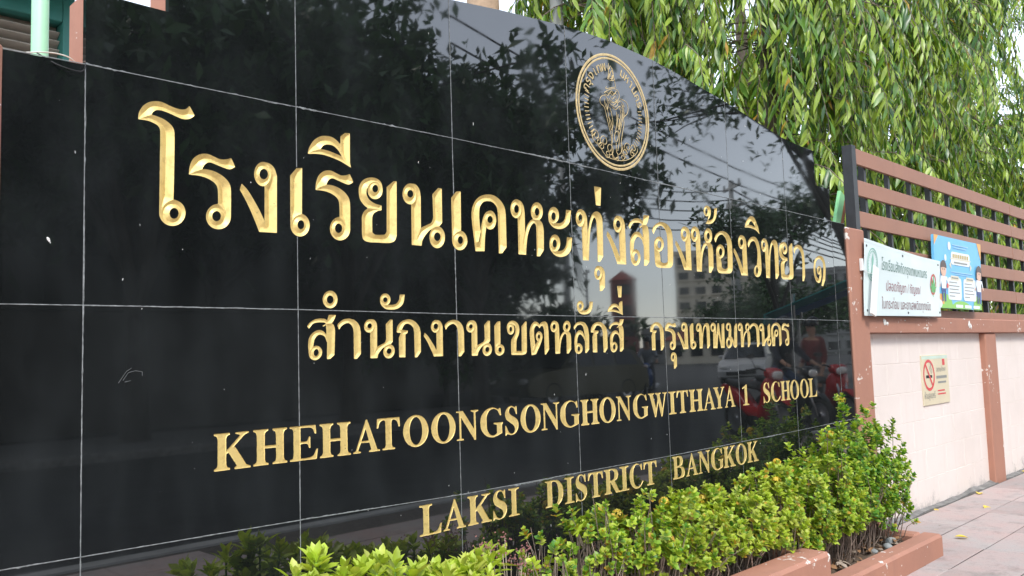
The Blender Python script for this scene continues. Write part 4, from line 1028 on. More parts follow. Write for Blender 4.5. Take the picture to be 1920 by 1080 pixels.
def poster():
    t = empty('poster_board', (6.31, -.02, 1.40), 'blue illustrated school notice board with two cartoon pupils', 'poster')
    C = [(5.800, 1.400), (6.800, 1.396), (6.890, 1.936), (5.850, 1.940)]; Wd, Hd = 1.03, .54
    def warp(x, y):
        u, v = x/Wd, y/Hd
        px = (C[0][0]*(1-u)+C[1][0]*u)*(1-v)+(C[3][0]*(1-u)+C[2][0]*u)*v; pz = (C[0][1]*(1-u)+C[1][1]*u)*(1-v)+(C[3][1]*(1-u)+C[2][1]*u)*v
        return (px-6.31, .012-.012*u, pz-1.40)
    mb = MB(); v = [warp(0, 0), warp(Wd, 0), warp(Wd, Hd), warp(0, Hd)]; v += [(a, b+.018, c) for a, b, c in v]
    mb.add(v, [(0, 1, 2, 3), (7, 6, 5, 4), (0, 4, 5, 1), (1, 5, 6, 2), (2, 6, 7, 3), (3, 7, 4, 0)]); mb.build('board', 'print_blue', t)
    k = [0]
    def put(s, name, mat): k[0] += 1; flat_print(s, name, mat, t, warp, .0008+.0005*k[0])
    s = MB()
    for r, cx in ((.30, .18), (.34, .93), (.22, .55)): disc(s, cx, .0, min(r, cx if cx < .5 else Wd-cx), .11 if r > .25 else .06, 18, 0, math.pi)
    put(s, 'hills', 'print_hill')
    s = MB(); disc(s, .10, .03, .075, .075, 14, 0, math.pi); poly(s, [(.0, .46), (.09, .54), (.0, .54)]); poly(s, [(Wd, .40), (Wd, .54), (.93, .54)]); put(s, 'corner_marks', 'print_orange')
    s = MB(); rrect(s, .20, .355, .245, .405, .02); rrect(s, .26, .065, .555, .235, .03); rrect(s, .60, .065, .90, .235, .03); rrect(s, .34, .335, .76, .435, .03); disc(s, .31, .475, .032, .032, 18); disc(s, .085, .03, .045, .03, 12); disc(s, .03, .02, .03, .05, 12)
    for x in (.42, .62, .82): rrect(s, x, .008, x+.16, .032, .01)
    put(s, 'white_panels', 'print_white')
    s = MB(); rrect(s, .325, .375, .775, .385, .004); rrect(s, .32, .215, .50, .25, .015); rrect(s, .66, .215, .84, .25, .015); poly(s, [(.30, .33), (.34, .30), (.34, .36)]); poly(s, [(.80, .33), (.76, .30), (.76, .36)]); put(s, 'ribbons', 'print_cream')
    s = MB()
    for k2 in range(9): rect(s, .375+k2*.04, .388, .375+k2*.04+.028, .418)
    put(s, 'headline_blocks', 'print_gold')
    s = MB()
    for i, w_ in enumerate((.17, .22, .20, .23, .12)): rect(s, .285, .195-i*.026, .285+w_, .201-i*.026); rect(s, .625, .195-i*.026, .625+w_*.98, .201-i*.026)
    rect(s, .40, .348, .70, .360); rect(s, .34, .228, .48, .238); rect(s, .68, .228, .82, .238)
    put(s, 'small_print', 'ink_grey')
    s = MB(); rect(s, .37, .485, .72, .492); rect(s, .40, .465, .68, .472); rect(s, .33, .275, .80, .281); rect(s, .42, .260, .72, .265); put(s, 'pale_lines', 'print_pale_blue')
    # a boy at the left, a girl at the right: plain printed pupils
    for x, sk in ((.165, 'print_navy'), (.955, 'print_navy')):
        s = MB(); poly(s, [(x-.04, .05), (x-.015, .05), (x-.012, .13), (x+.012, .13), (x+.015, .05), (x+.04, .05), (x+.045, .16), (x-.045, .16)]); put(s, 'trousers', sk)
        s = MB(); poly(s, [(x-.045, .145), (x+.045, .145), (x+.055, .215), (x+.075, .20), (x+.09, .17), (x+.10, .18), (x+.075, .235), (x-.06, .24), (x-.09, .17), (x-.075, .16), (x-.055, .20)]); put(s, 'shirt', 'print_white')
        s = MB(); disc(s, x, .285, .058, .052, 20); disc(s, x-.085, .165, .013, .013, 10); disc(s, x+.10, .17, .013, .013, 10); put(s, 'skin', 'print_skin')
        s = MB(); disc(s, x, .305, .064, .052, 16, R(-8), R(188)); rect(s, x-.022, .283, x-.012, .295); rect(s, x+.012, .283, x+.022, .295)
        if x > .5: rect(s, x-.066, .245, x-.048, .31); rect(s, x+.048, .245, x+.066, .31)
        put(s, 'hair', 'print_hair')
    s = MB(); rrect(s, .215, .150, .245, .185, .006); put(s, 'red_book', 'print_red')
poster()
def no_smoking():
    t = empty('no_smoking_plate', (5.87, .055, .88), 'cream no smoking plate with red ring screwed to the pink wall', 'sign')
    Wd, Hd = .535, .355; plain('plate_cream', (.68, .60, .42), .4, var=.04); plain('pale_green_edge', (.55, .68, .58), .4)
    mb = MB(); mb.box((-Wd/2, -.004, -Hd/2), (Wd/2, .004, Hd/2), bev=.001); mb.build('plate', 'plate_cream', t)
    warp = lambda x, y: (x, -.004, y)
    put = lambda s, n, m, o: flat_print(s, n, m, t, warp, o)
    s = MB(); rect(s, -.262, .150, .262, .172); put(s, 'edge_band', 'pale_green_edge', .0006)  # even pale green band printed along the plate's top edge
    s = MB(); disc(s, -.135, .035, .112, .112, 36, hole=.82)
    put(s, 'ring', 'print_red', .0012)
    s = MB(); rect(s, -.195, .015, -.075, .035); put(s, 'cigarette', 'wire_black', .0014)
    s = MB()
    for c in range(2):
        pts = [(-.085-.02*c+.012*math.sin(k*1.1+c), .045+k*.011) for k in range(8)]
        for a, b in zip(pts[:-1], pts[1:]): poly(s, [(a[0]-.003, a[1]), (a[0]+.003, a[1]), (b[0]+.003, b[1]), (b[0]-.003, b[1])])
    put(s, 'smoke', 'ink_grey', .0015)
    s = MB(); a = R(-52); d = (math.cos(a), math.sin(a)); nn = (-d[1]*.010, d[0]*.010); c = (-.135, .035)
    poly(s, [(c[0]-d[0]*.1+nn[0], c[1]-d[1]*.1+nn[1]), (c[0]-d[0]*.1-nn[0], c[1]-d[1]*.1-nn[1]), (c[0]+d[0]*.1-nn[0], c[1]+d[1]*.1-nn[1]), (c[0]+d[0]*.1+nn[0], c[1]+d[1]*.1+nn[1])]); put(s, 'bar', 'print_red', .0018)
    me = text_mesh('ห้ามสูบบุหรี่', .062); xs = [q.co.x for q in me.vertices]; k = .21/(max(xs)-min(xs)); me.transform(Matrix.Translation((-.14, -.13, 0)) @ Matrix.Diagonal((k, 1, 1, 1))); flat_print(me, 'lettering', 'ink_grey', t, warp, .0012)
    me = text_mesh('สถานศึกษา', .05); xs = [q.co.x for q in me.vertices]; k = .19/(max(xs)-min(xs)); me.transform(Matrix.Translation((.115, .055, 0)) @ Matrix.Diagonal((k, 1, 1, 1))); flat_print(me, 'lettering', 'ink_grey', t, warp, .0012)
    s = MB(); rect(s, .01, .005, .225, .025); rect(s, .035, -.03, .205, -.016); put(s, 'small_print', 'ink_grey', .0012)
    s = MB(); rect(s, .02, -.088, .165, -.078); rect(s, .02, -.112, .185, -.102); rect(s, .15, .10, .20, .145); put(s, 'red_print', 'print_red', .0012)
no_smoking()
def white_batten():
    M = Matrix.Translation((4.535, -.062, 1.325)) @ Matrix.Rotation(R(17), 4, 'Y')
    mb = MB(); mb.box((-.035, -.006, 0), (.035, .006, .315), bev=.002, M=M); o = mb.build('plastic_batten', 'plastic_white', label='white plastic strip leaning on the banner by the brown pillar', cat='strip')
    t = empty('wall_clip', (4.505, -.02, 1.60), 'small white clip on the brown pillar holding a banner string', 'clip')
    mb = MB(); mb.box((-.012, -.012, 0), (.012, .006, .075), bev=.002); mb.build('bracket', 'plastic_white', t)
    mb = MB(); mb.tube([(0, -.012, .005), (.06, -.02, -.012), (.13, -.03, -.02)], .0022, 6); mb.build('string', 'plastic_white', t)
white_batten()

# ------------------------------------------------------------------ planters
def planter(name, x0, x1, yo, yi, top, soil, label, end):
    t = empty(name, ((x0+x1)/2, yo, 0), label, 'planter', 'brown planters under the sign')
    Mi = Matrix.Translation((-(x0+x1)/2, -yo, 0))
    mb = MB(); mb.box((x0, yo, -.01), (x1, yi, top), bev=.014); o = mb.build('kerb_wall', 'brown_paint', t); o.matrix_parent_inverse = Mi
    mb = MB(); mb.box((x1-.10, yi+.002, -.01), (x1-.003, -.022 if not end else .0, top-.003), bev=.012); o = mb.build('end_wall', 'brown_paint', t); o.matrix_parent_inverse = Mi
    nx, ny = int((x1-x0)*22), 12; mb = MB(); v = []
    for j in range(ny+1):
        for i in range(nx+1):
            v.append((x0+.002+(x1-x0-.09)*i/nx, yi-.01+(-.02-yi)*j/ny, soil+rng.uniform(-.012, .012)))
    mb.add(v, [(j*(nx+1)+i, j*(nx+1)+i+1, (j+1)*(nx+1)+i+1, (j+1)*(nx+1)+i) for j in range(ny) for i in range(nx)]); o = mb.build('soil', 'soil', t, smooth=True); o.matrix_parent_inverse = Mi
planter('kerb_planter', -.5, 2.875, -.485, -.345, .262, .20, 'taller brown planter kerb under the granite sign, cut off by the bottom of the picture', False)
planter('kerb_planter', 2.879, 4.205, -.49, -.385, .118, .075, 'low brown planter with stones at the end of the granite sign', True)
# pebbles and leaf litter
for i, (x, y, r) in enumerate(((3.98, -.30, .034), (3.86, -.33, .028), (3.72, -.31, .024))):
    mb = MB(); v = []; n = 10
    prof = [(r*math.sin(math.pi*k/6)+.0005, -r*.62*math.cos(math.pi*k/6)) for k in range(7)]
    mb.lathe(prof, n, Matrix.Rotation(.6*i, 4, 'Z') @ Matrix.Diagonal((1.25, .85, 1, 1))); o = mb.build('pebble', 'stone', smooth=True, label=['grey rounded pebble nearest the end of the low planter', 'grey pebble between two others in the low planter', 'smallest grey pebble beside the shrub stems in the low planter'][i], cat='stone', group='pebbles in the low planter')
    o.location = (x, y, .075+r*.5)
def fallen(x, y, z, L, W, rz, mat, label, cat='leaf', group=None):
    v, f = leaf_base(L, W, 5, .12, .35, .05); mb = MB(); mb.add([(a, b, c+.004) for a, b, c in v], f); o = mb.build('fallen_leaf', mat, smooth=True, label=label, cat=cat, group=group)
    o.location = (x, y, z); o.rotation_euler = (rng.normal(0, .12), rng.normal(0, .12), rz); return o
G_ = 'fallen leaves on the pavement'
for x, y, L, W, rz, mt, lb in ((4.70, -.46, .075, .05, .6, 'fallen_yellow', 'bright yellow fallen leaf alone in the middle of a paver'), (5.82, -.24, .09, .055, 1.9, 'fallen_yellow', 'yellow fallen leaf on the pavement, second from the pillar foot'), (6.30, -.05, .13, .05, -1.3, 'fallen_yellow', 'long yellow fallen leaf close to the foot of the pink wall'), (4.97, -.21, .20, .02, -1.45, 'dry_twig', 'thin dry straw coloured leaf lying by the planter end'), (7.75, -.03, .11, .05, .3, 'fallen_yellow', 'yellow fallen leaf beyond the brown pillar'), (5.52, .0, .06, .03, 2.2, 'fallen_yellow', 'small yellow leaf scrap against the wall foot')):
    fallen(x, y, .005, L, W, rz, mt, lb, group=G_)
def litter():
    v, f = leaf_base(.05, .026, 3, .1, .4, .1); N = 150
    loc = np.stack([rng.uniform(2.95, 4.08, N), rng.uniform(-.37, -.05, N), rng.uniform(.085, .105, N)], 1)
    ax = unit(np.stack([rng.normal(size=N), rng.normal(size=N), rng.normal(0, .2, N)], 1)); nr = unit(np.stack([rng.normal(0, .3, N), rng.normal(0, .3, N), np.ones(N)], 1))
    me = bulk_mesh('leaf_litter', v, f, frames(ax, nr), loc, rng.integers(0, 2, N)); tag(link('leaf_litter', me, None, ['dead_leaf', 'dry_twig']), 'brown dead leaves and straw on the planter soil', 'leaf litter', kind='stuff')
litter()

# ------------------------------------------------------------------ shrubs under the sign
def rosettes(tips, dirs, per, L, W, spread, lmats, wts, whorls=3, gap=.012, n=2, fold=.3, droop=.2, wmax=.55, power=.55):
    """whorls of leaves round each shoot tip; returns base, matrices, locations, material index"""
    bv, bf = leaf_base(1.0, W/L, n, 0.0, fold, droop, wmax, power)
    A, Nn, P, S = [], [], [], []
    for t, d in zip(tips, dirs):
        d = d/np.linalg.norm(d); u = np.cross(d, (0.3, .5, .81)); u /= np.linalg.norm(u); q = np.cross(d, u); ph = rng.uniform(0, 6.28)
        for w_ in range(whorls):
            for k in range(per):
                a = ph+2*math.pi*k/per+w_*.9+rng.normal(0, .15); r = u*math.cos(a)+q*math.sin(a)
                sp = spread[0]+(spread[1]-spread[0])*w_/max(1, whorls-1)+rng.normal(0, .12)
                ax = d*math.cos(sp)+r*math.sin(sp); A.append(ax); Nn.append(d*math.sin(sp)-r*math.cos(sp)+rng.normal(0, .15, 3))
                P.append(t-d*gap*w_); S.append(L*rng.uniform(.6, 1.3)*(.72 if w_ == 0 else 1))
    A, Nn, P, S = np.array(A), np.array(Nn), np.array(P), np.array(S)
    M = frames(A, Nn)*S[:, None, None]
    mi = rng.choice(len(lmats), len(S), p=wts)
    return bv, bf, M, P, mi
CAM = np.array((-.7149, -2.171, 1.134))
def shrub(x, y, z0, h, rx, ry, nsh, label, lmats, wts, twigs=40, low=.42, L=.0265, W=.0190, whorls=3, per=5, parts=26, flowers=0, dry=0):
    t = empty('ixora_shrub', (x, y, z0), label, 'shrub', 'clipped shrubs along the granite sign')
    tips, dirs = [], []
    nsh = int(nsh*1.5)
    while len(tips) < nsh:
        p = rng.normal(size=3); p /= np.linalg.norm(p); p[2] = abs(p[2]); r = rng.uniform(.55, 1)**.5
        q = np.array((p[0]*rx*r, p[1]*ry*r, low*h+(1-low)*h*p[2]*r*rng.uniform(.9, 1.05)))
        q *= 1+.13*math.sin(p[0]*5+x*9)*math.cos(p[1]*4+x*5)+rng.normal(0, .04)
        if rng.random() < (.33 if dry < 12 else .13): q[2] = rng.uniform(.25*h, .6*h)
        if y+q[1] > -.035: q[1] = -.035-y-rng.uniform(0, .05)
        if rng.random() < .07: q = q*np.array((1.12, 1.1, 1.0))+np.array((0, 0, rng.uniform(.01, .06)))
        tips.append(q); dirs.append(np.array((p[0]*.7+rng.normal(0, .2), p[1]*.7-.12+rng.normal(0, .2), .75+rng.uniform(0, .5))))
    tips, dirs = np.array(tips), np.array(dirs)
    bv, bf, M, P, mi = rosettes(tips, dirs, per, L, W, (.35, 1.15), lmats, wts, whorls, n=3, wmax=.62)
    dist = np.linalg.norm(P+np.array((x, y, z0))-CAM, axis=1)-1.2*P[:, 2]
    order = np.argsort(dist)[:parts]; rest = np.setdiff1d(np.arange(len(P)), order)
    me = bulk_mesh('foliage', bv, bf, M[rest], P[rest], mi[rest]); tag(link('foliage', me, t, lmats), kind='stuff')
    protos = []
    for k in range(len(lmats)):
        if wts[k] < .05: continue
        m2 = bpy.data.meshes.new('leaf'); m2.from_pydata(bv, [], bf); m2.materials.append(MATS[lmats[k]]); m2.polygons.foreach_set('use_smooth', [True]*len(bf)); protos.append(m2)
    leaf_parts(t, protos, M, P, order)
    for mat, cnt, rr in (('twig', twigs, .0032), ('dry_twig', dry, .0024)):
        if not cnt: continue
        mb = MB()
        for k in range(cnt):
            q = tips[rng.integers(len(tips))]; b = np.array((q[0]*.45+rng.normal(0, .025), q[1]*.45+rng.normal(0, .02), 0)); e = q*(1 if mat == 'twig' else rng.uniform(.7, 1.02))
            m1 = b*.6+e*.4+rng.normal(0, .012, 3); m2_ = b*.25+e*.75+rng.normal(0, .012, 3)
            mb.tube([b, m1, m2_, e], [rr, rr*.85, rr*.65, rr*.4], 5, cap=False)
            if k % 3 == 0:
                e2 = m2_+rng.normal(0, .045, 3)+np.array((0, 0, .05)); mb.tube([m1, (m1+e2)/2+rng.normal(0, .008, 3), e2], [rr*.6, rr*.5, rr*.3], 4, cap=False)
        mb.build('stems', mat, t, smooth=True, kind='stuff')
    for k in range(flowers):
        q = tips[np.argsort(-tips[:, 2]-.0*tips[:, 1])[int(rng.integers(0, max(3, nsh//5)))]]; mb = MB()
        for a in range(26):
            d = unit(rng.normal(size=3)+np.array((0, 0, .7))); c = q+d*.018+np.array((0, 0, .012)); u = unit(np.cross(d, (.2, .9, .4))); v_ = np.cross(d, u)
            vs_ = [tuple(c)]; fs = []
            for b in range(4):
                aa = b*math.pi/2; ca, sa = math.cos(aa), math.sin(aa); o = len(vs_)
                ax = u*ca+v_*sa; bx = v_*ca-u*sa; vs_ += [tuple(c+ax*.006+bx*.004+d*.001), tuple(c+ax*.010+d*.001), tuple(c+ax*.006-bx*.004+d*.001)]; fs.append((0, o, o+1, o+2))
            mb.add(vs_, fs)
        mb.build('flower_head', 'petal_yellow', t)
    return t
GRN = ['leaf_lime', 'leaf_fresh', 'leaf_shrub', 'leaf_pale', 'leaf_yellow']
wa = [.50, .10, .03, .33, .04]; wb = [.48, .24, .07, .18, .03]; wc = [.26, .44, .24, .05, .01]
shrub(1.36, -.24, .20, .40, .09, .11, 26, 'thin leggy shrub of few leaf tufts beside the lush low plants', GRN, [.5, .2, .1, .15, .05], 46, .4, flowers=0, dry=34, parts=40)
shrub(1.62, -.22, .20, .40, .12, .13, 60, 'half bare shrub with grey twigs showing under the word DISTRICT', GRN, [.42, .3, .1, .12, .06], 60, .55, dry=46, parts=40)
shrub(1.88, -.25, .20, .375, .16, .16, 120, 'yellowish shrub with open twiggy base left of the word BANGKOK', GRN, [.46, .3, .1, .10, .04], 70, .5, dry=30, flowers=1)
shrub(2.16, -.25, .20, .375, .18, .17, 165, 'lime green shrub under the first letters of the word BANGKOK', GRN, wa, 60, .42, dry=24, flowers=1)
shrub(2.46, -.24, .20, .365, .18, .17, 190, 'lime green shrub with yellow flowers under the letters GKOK', GRN, wa, 55, .38, dry=18, flowers=1)
shrub(2.78, -.25, .18, .425, .18, .17, 200, 'green shrub beside the end of the taller planter', GRN, wa, 55, .34, dry=14, flowers=1)
shrub(3.10, -.24, .075, .565, .18, .17, 215, 'green shrub at the start of the low planter', GRN, wb, 50, .32, dry=10, flowers=1)
shrub(3.42, -.24, .075, .64, .18, .17, 225, 'full green shrub in the middle of the low planter', GRN, wb, 50, .3, flowers=1)
shrub(3.72, -.23, .075, .74, .19, .17, 240, 'tallest deep green shrub in front of the granite end', GRN, wc, 50, .24, flowers=1)
shrub(4.03, -.22, .075, .74, .23, .18, 250, 'rightmost deep green shrub with side shoot against the pink wall', GRN, wc, 55, .15, flowers=1)
def side_shoot():
    t = bpy.data.objects['ixora_shrub.009']; mb = MB(); mb.tube([(.12, -.02, .22), (.26, .02, .30), (.36, .03, .38)], [.0035, .003, .002], 5); mb.build('side_shoot', 'twig', t, smooth=True)
    tp = np.array([(.36, .03, .38), (.30, .03, .335), (.34, .0, .36), (.25, .03, .32)]); bv, bf, M, P, mi = rosettes(tp, np.array([(.5, 0, 1), (.3, .3, .8), (.6, -.2, .5), (.1, .1, 1)]), 4, .031, .019, (.45, 1.25), GRN, wc, 3)
    tag(link('side_foliage', bulk_mesh('side_foliage', bv, bf, M, P, mi), t, GRN), kind='stuff')
side_shoot()
def low_plant(i, x, y, z0, h, n, label):
    """soft broad-leaved plant cut off by the lower edge of the picture; each leaf its own piece"""
    t = empty('broad_leaf_plant', (x, y, z0), label, 'plant', 'lush low plants at the planter front')
    tips = np.stack([rng.normal(0, .055, n), rng.normal(0, .06, n), h-np.abs(rng.normal(0, .05, n))], 1); tips[0] = (0, 0, h)
    tips[:, 1] = np.clip(tips[:, 1]*.7, -.5, -.045-y)
    dirs = np.stack([tips[:, 0]*2.5, tips[:, 1]*2.5-.05, np.ones(n)], 1)
    bv, bf, M, P, mi = rosettes(tips, dirs, 5, .060, .024, (.3, 1.15), [0, 1, 2], [.5, .3, .2], 3, .017, n=4, fold=.35, droop=.18, wmax=.58, power=.9)
    protos = []
    for mt in ('leaf_neon', 'leaf_neon', 'leaf_lime', 'leaf_pale'):
        m2 = bpy.data.meshes.new('leaf'); m2.from_pydata(bv, [], bf); m2.materials.append(MATS[mt]); m2.polygons.foreach_set('use_smooth', [True]*len(bf)); protos.append(m2)
    leaf_parts(t, protos, M, P, range(len(P)))
    for q in tips:
        mb = MB(); mb.tube([(q[0]*.3, q[1]*.3, 0), (q[0]*.7, q[1]*.7, q[2]*.5), tuple(q)], [.005, .004, .003], 6); mb.build('stem', 'leaf_fresh', t, smooth=True)
labs = ['lush lime plant at the far left of the low row', 'tall lime rosette plant second from the left of the low row', 'lime plant below the gap before the word LAKSI', 'lime plant under the letter L of LAKSI', 'small upright lime plant under the letter A of LAKSI', 'lime plant under the letter K of LAKSI', 'lime plant under the letters SI of LAKSI', 'rightmost lime plant of the low row, next to twiggy shrubs']
for i, (x, h) in enumerate(((.46, .385), (.55, .415), (.65, .36), (.75, .37), (.84, .325), (.94, .31), (1.03, .30), (1.12, .305))):
    low_plant(i, x, -.19+.03*(i % 2), .20, h, 8, labs[i])
def dry_sprig():
    t = empty('dry_flower_sprig', (1.25, -.17, .20), 'withered reddish flower sprigs between lush plants and twiggy shrub', 'plant')
    mb = MB(); fl = MB()
    for k in range(16):
        e = np.array((rng.normal(0, .06), rng.normal(0, .05), rng.uniform(.25, .36))); mb.tube([(e[0]*.3, e[1]*.3, 0), (e[0]*.6, e[1]*.7, e[2]*.6), tuple(e)], [.003, .0024, .0012], 5)
        for j in range(9):
            c = e+rng.normal(0, .010, 3); fl.add([c+np.array(q)*.0045 for q in ((1, 0, 0), (0, 1, .4), (-1, 0, 0), (0, -1, .5), (0, 0, 1.3))], [(0, 1, 4), (1, 2, 4), (2, 3, 4), (3, 0, 4)])
    mb.build('stems', 'dry_twig', t, smooth=True, kind='stuff'); plain('withered', (.24, .10, .09), .8); fl.build('withered_buds', 'withered', t, kind='stuff')
dry_sprig()

# ------------------------------------------------------------------ weeping mast trees behind the fence
def curve_path(p0, d, reach, drop, n=9, pw=1.7):
    t = np.linspace(0, 1, n); out = np.outer(1-np.exp(-2.4*t), d)*reach
    out[:, 2] += .22*np.sin(t*math.pi*.6)*reach-drop*t**pw
    return p0+out
def mast_tree(x, y, h, label, twigs, zlo, zhi, rmax, nl=34, parts=60, face=None):
    t = empty('weeping_mast_tree', (x, y, -.02), label, 'tree', 'weeping trees behind the slat fence')
    mb = MB(); n = 12; pts = [(.05*math.sin(k*.9), .05*math.cos(k*.7), h*k/n) for k in range(n+1)]; mb.tube(pts, [.13*(1-.8*k/n)+.01 for k in range(n+1)], 10); mb.build('trunk', 'bark', t, smooth=True)
    A, Nn, P, S = [], [], [], []; tw = MB()
    for k in range(twigs):
        if k % 8 == 0:      # boughs of eight twigs hang together, gaps between them
            zb = rng.uniform(zlo, zhi); ab = rng.uniform(0, 2*math.pi) if face is None or rng.random() < .25 else rng.normal(face, 1.0); rb = rng.uniform(.55, 1.08); db = rng.uniform(.6, 1.5)
        z = zb+rng.normal(0, .11); a = ab+rng.normal(0, .30)
        d = np.array((math.cos(a), math.sin(a), 0)); rr = rmax*rb*rng.uniform(.7, 1.08)*(1-.35*max(0, z-3)/max(1, h-3))
        pth = curve_path(np.array((0, 0, z)), d, rr, db*rng.uniform(.8, 1.25), pw=rng.uniform(1.5, 2.2)); pth += np.cumsum(rng.normal(0, .02, pth.shape), 0)
        vis = ~((pth[:, 1]+y < .22) & (pth[:, 2] < 1.95)); m_ = int(np.argmin(vis)) if not vis.all() else len(pth)
        if m_ > 2: tw.tube(pth[:m_], np.linspace(.007, .0012, len(pth))[:m_], 4, cap=False)
        L = np.linalg.norm(np.diff(pth, axis=0), axis=1).sum()
        for j in range(nl):
            u = .18+.82*(j+rng.random()*.5)/nl; q = u*(len(pth)-1); i = min(int(q), len(pth)-2); p = pth[i]+(pth[i+1]-pth[i])*(q-i); tg = unit(pth[i+1]-pth[i])
            sd = np.cross(tg, (0, 0, 1)); sd = unit(sd if np.linalg.norm(sd) > .05 else np.array((-d[1], d[0], 0))); sg = 1 if j % 2 else -1
            ax = tg*.6+sd*sg*rng.uniform(.35, .95)+np.array((0, 0, -rng.uniform(.5, 1.1)))+rng.normal(0, .12, 3)
            A.append(ax); Nn.append(d*.8+np.array((0, 0, .45))+sd*sg*.3+rng.normal(0, .25, 3)); P.append(p); S.append(rng.choice((1.0, 1.0, .72))*rng.uniform(.125, .22)*(1-.35*max(0, u-.85)/.15))
    A, Nn, P, S = map(np.array, (A, Nn, P, S))
    ok = ~((P[:, 1]+y < .22) & (P[:, 2] < 1.95)); A, Nn, P, S = A[ok], Nn[ok], P[ok], S[ok]
    shapes = [leaf_base(1.0, .19, 4, .13, .30, .16, .40, .8), leaf_base(1.0, .15, 4, .22, .55, .34, .42, .9), leaf_base(1.0, .235, 4, .08, .15, .05, .38, .8)]
    M = frames(A, Nn)*S[:, None, None]; mats = ['leaf_deep', 'leaf_mid', 'leaf_light', 'leaf_yellow']
    mi = rng.choice(4, len(S), p=[.15, .33, .505, .015])
    dist = np.linalg.norm(P+np.array((x, y, 0))-CAM, axis=1); order = np.argsort(dist)[:parts]; rest = np.setdiff1d(np.arange(len(P)), order); grp = rng.choice(3, len(rest), p=[.5, .3, .2])
    for g, nm in enumerate(('crown', 'curled_leaves', 'broad_leaves')):
        k = rest[grp == g]; me = bulk_mesh(nm, *shapes[g], M[k], P[k], mi[k]); tag(link(nm, me, t, mats), kind='stuff')
    bv, bf = shapes[0]
    protos = []
    for mt in mats[:3]:
        m2 = bpy.data.meshes.new('leaf'); m2.from_pydata(bv, [], bf); m2.materials.append(MATS[mt]); m2.polygons.foreach_set('use_smooth', [True]*len(bf)); protos.append(m2)
    leaf_parts(t, protos, M, P, order)
    tw.build('branches', 'twig', t, smooth=True, kind='stuff')
    return t
FACE = math.atan2(-1, -.6)
mast_tree(4.55, 1.75, 7.5, 'leftmost weeping tree rising behind the curved granite top', 296, 1.7, 5.6, 1.25, face=FACE)
mast_tree(6.15, 1.35, 7.5, 'weeping tree hanging over the fence end post', 328, 1.3, 5.2, 1.4, face=FACE)
mast_tree(7.7, 1.35, 8.0, 'weeping tree behind the blue poster', 328, 1.3, 5.6, 1.4, face=FACE)
mast_tree(9.4, 1.4, 8.0, 'second weeping tree from the right behind the fence', 312, 1.4, 6.2, 1.4, face=FACE)
mast_tree(11.3, 1.4, 8.5, 'rightmost weeping tree behind the slat fence', 304, 1.5, 7.2, 1.45, face=FACE)
mast_tree(6.9, 3.3, 8.5, 'shaded weeping tree standing behind the front row, nearer the sign', 150, 1.2, 6.0, 1.5, parts=0, face=FACE)
mast_tree(9.6, 3.5, 9.0, 'shaded weeping tree standing behind the front row, farther along', 150, 1.2, 7.5, 1.5, parts=0, face=FACE)
mast_tree(16.0, 2.3, 10.0, 'weeping tree far along the fence at the right edge', 190, 1.5, 9.0, 1.7, parts=0, face=FACE)
mast_tree(19.2, 3.2, 11.0, 'farthest weeping tree at the right edge', 170, 1.5, 10.0, 1.9, parts=0, face=FACE)
mast_tree(13.6, 2.2, 9.0, 'weeping tree beyond the rightmost one, mostly hidden', 150, 1.5, 8.5, 1.6, parts=0, face=FACE)

# ------------------------------------------------------------------ round-crowned trees
def broad_tree(name, x, y, h, clear, rx, rz, label, group, leaves, lsize, barkm='dark_bark', lmats=('leaf_street', 'leaf_deep'), nlimb=9, tr=.18, lean=(0, 0), holes=0.0):
    t = empty(name, (x, y, -.12), label, 'tree', group)
    mb = MB(); top = np.array((lean[0], lean[1], clear+rz*.7)); n = 7
    pts = [np.array((0, 0, 0))*(1-u)+top*u+np.array((math.sin(u*5)*.12, math.cos(u*4)*.1, 0))*u for u in np.linspace(0, 1, n)]
    mb.tube(pts, [tr*(1.25 if k == 0 else 1-.62*k/(n-1)) for k in range(n)], 10); ends = []
    for k in range(nlimb):
        u = rng.uniform(.55, 1); b = top*u; a = 2*math.pi*k/nlimb+rng.normal(0, .3); el = rng.uniform(.1, 1.1)
        e = np.array((lean[0], lean[1], clear+rz))+np.array((math.cos(a)*math.cos(el)*rx, math.sin(a)*math.cos(el)*rx, math.sin(el)*rz*.9-rz*.15))*rng.uniform(.65, .95)
        m = (b+e)/2+np.array((0, 0, .12*rx)); mb.tube([b, m, e], [tr*.42, tr*.26, tr*.08], 6, cap=False); ends += [m, e]
        for _ in range(4):
            e2 = e+rng.normal(0, .3*rx, 3)*np.array((1, 1, .6)); m2 = m*.4+e*.6; mb.tube([m2, (m2+e2)/2+rng.normal(0, .05, 3), e2], [tr*.16, tr*.1, tr*.04], 5, cap=False); ends += [e2, (m2+e2)/2]
    mb.build('trunk', barkm, t, smooth=True)
    ends = np.array(ends); K = len(ends); per = leaves//K; P = []; A = []; Nn = []
    for e in ends:
        if rng.random() < holes: continue
        c = e+rng.normal(0, .10*rx, (per, 3))*np.array((1.2, 1.2, .7)); P.append(c)
        A.append(unit(rng.normal(size=(per, 3))+np.array((0, 0, -.35)))); Nn.append(unit(rng.normal(0, .6, (per, 3))+np.array((0, 0, 1))))
    P, A, Nn = np.vstack(P), np.vstack(A), np.vstack(Nn); bv, bf = leaf_base(1.0, .42, 2, 0, .25, .15, .5)
    M = frames(A, Nn)*(lsize*rng.uniform(.6, 1.2, len(P)))[:, None, None]
    me = bulk_mesh('crown', bv, bf, M, P, rng.integers(0, len(lmats), len(P))); tag(link('crown', me, t, lmats), kind='stuff')
    return t
broad_tree('thick_trunk_tree', 3.28, 2.05, 9.5, 4.6, 2.6, 2.2, 'tree with thick tan trunk rising behind the granite sign', None, 9000, .16, 'tan_bark', ('leaf_mid', 'leaf_deep'), 9, .19)

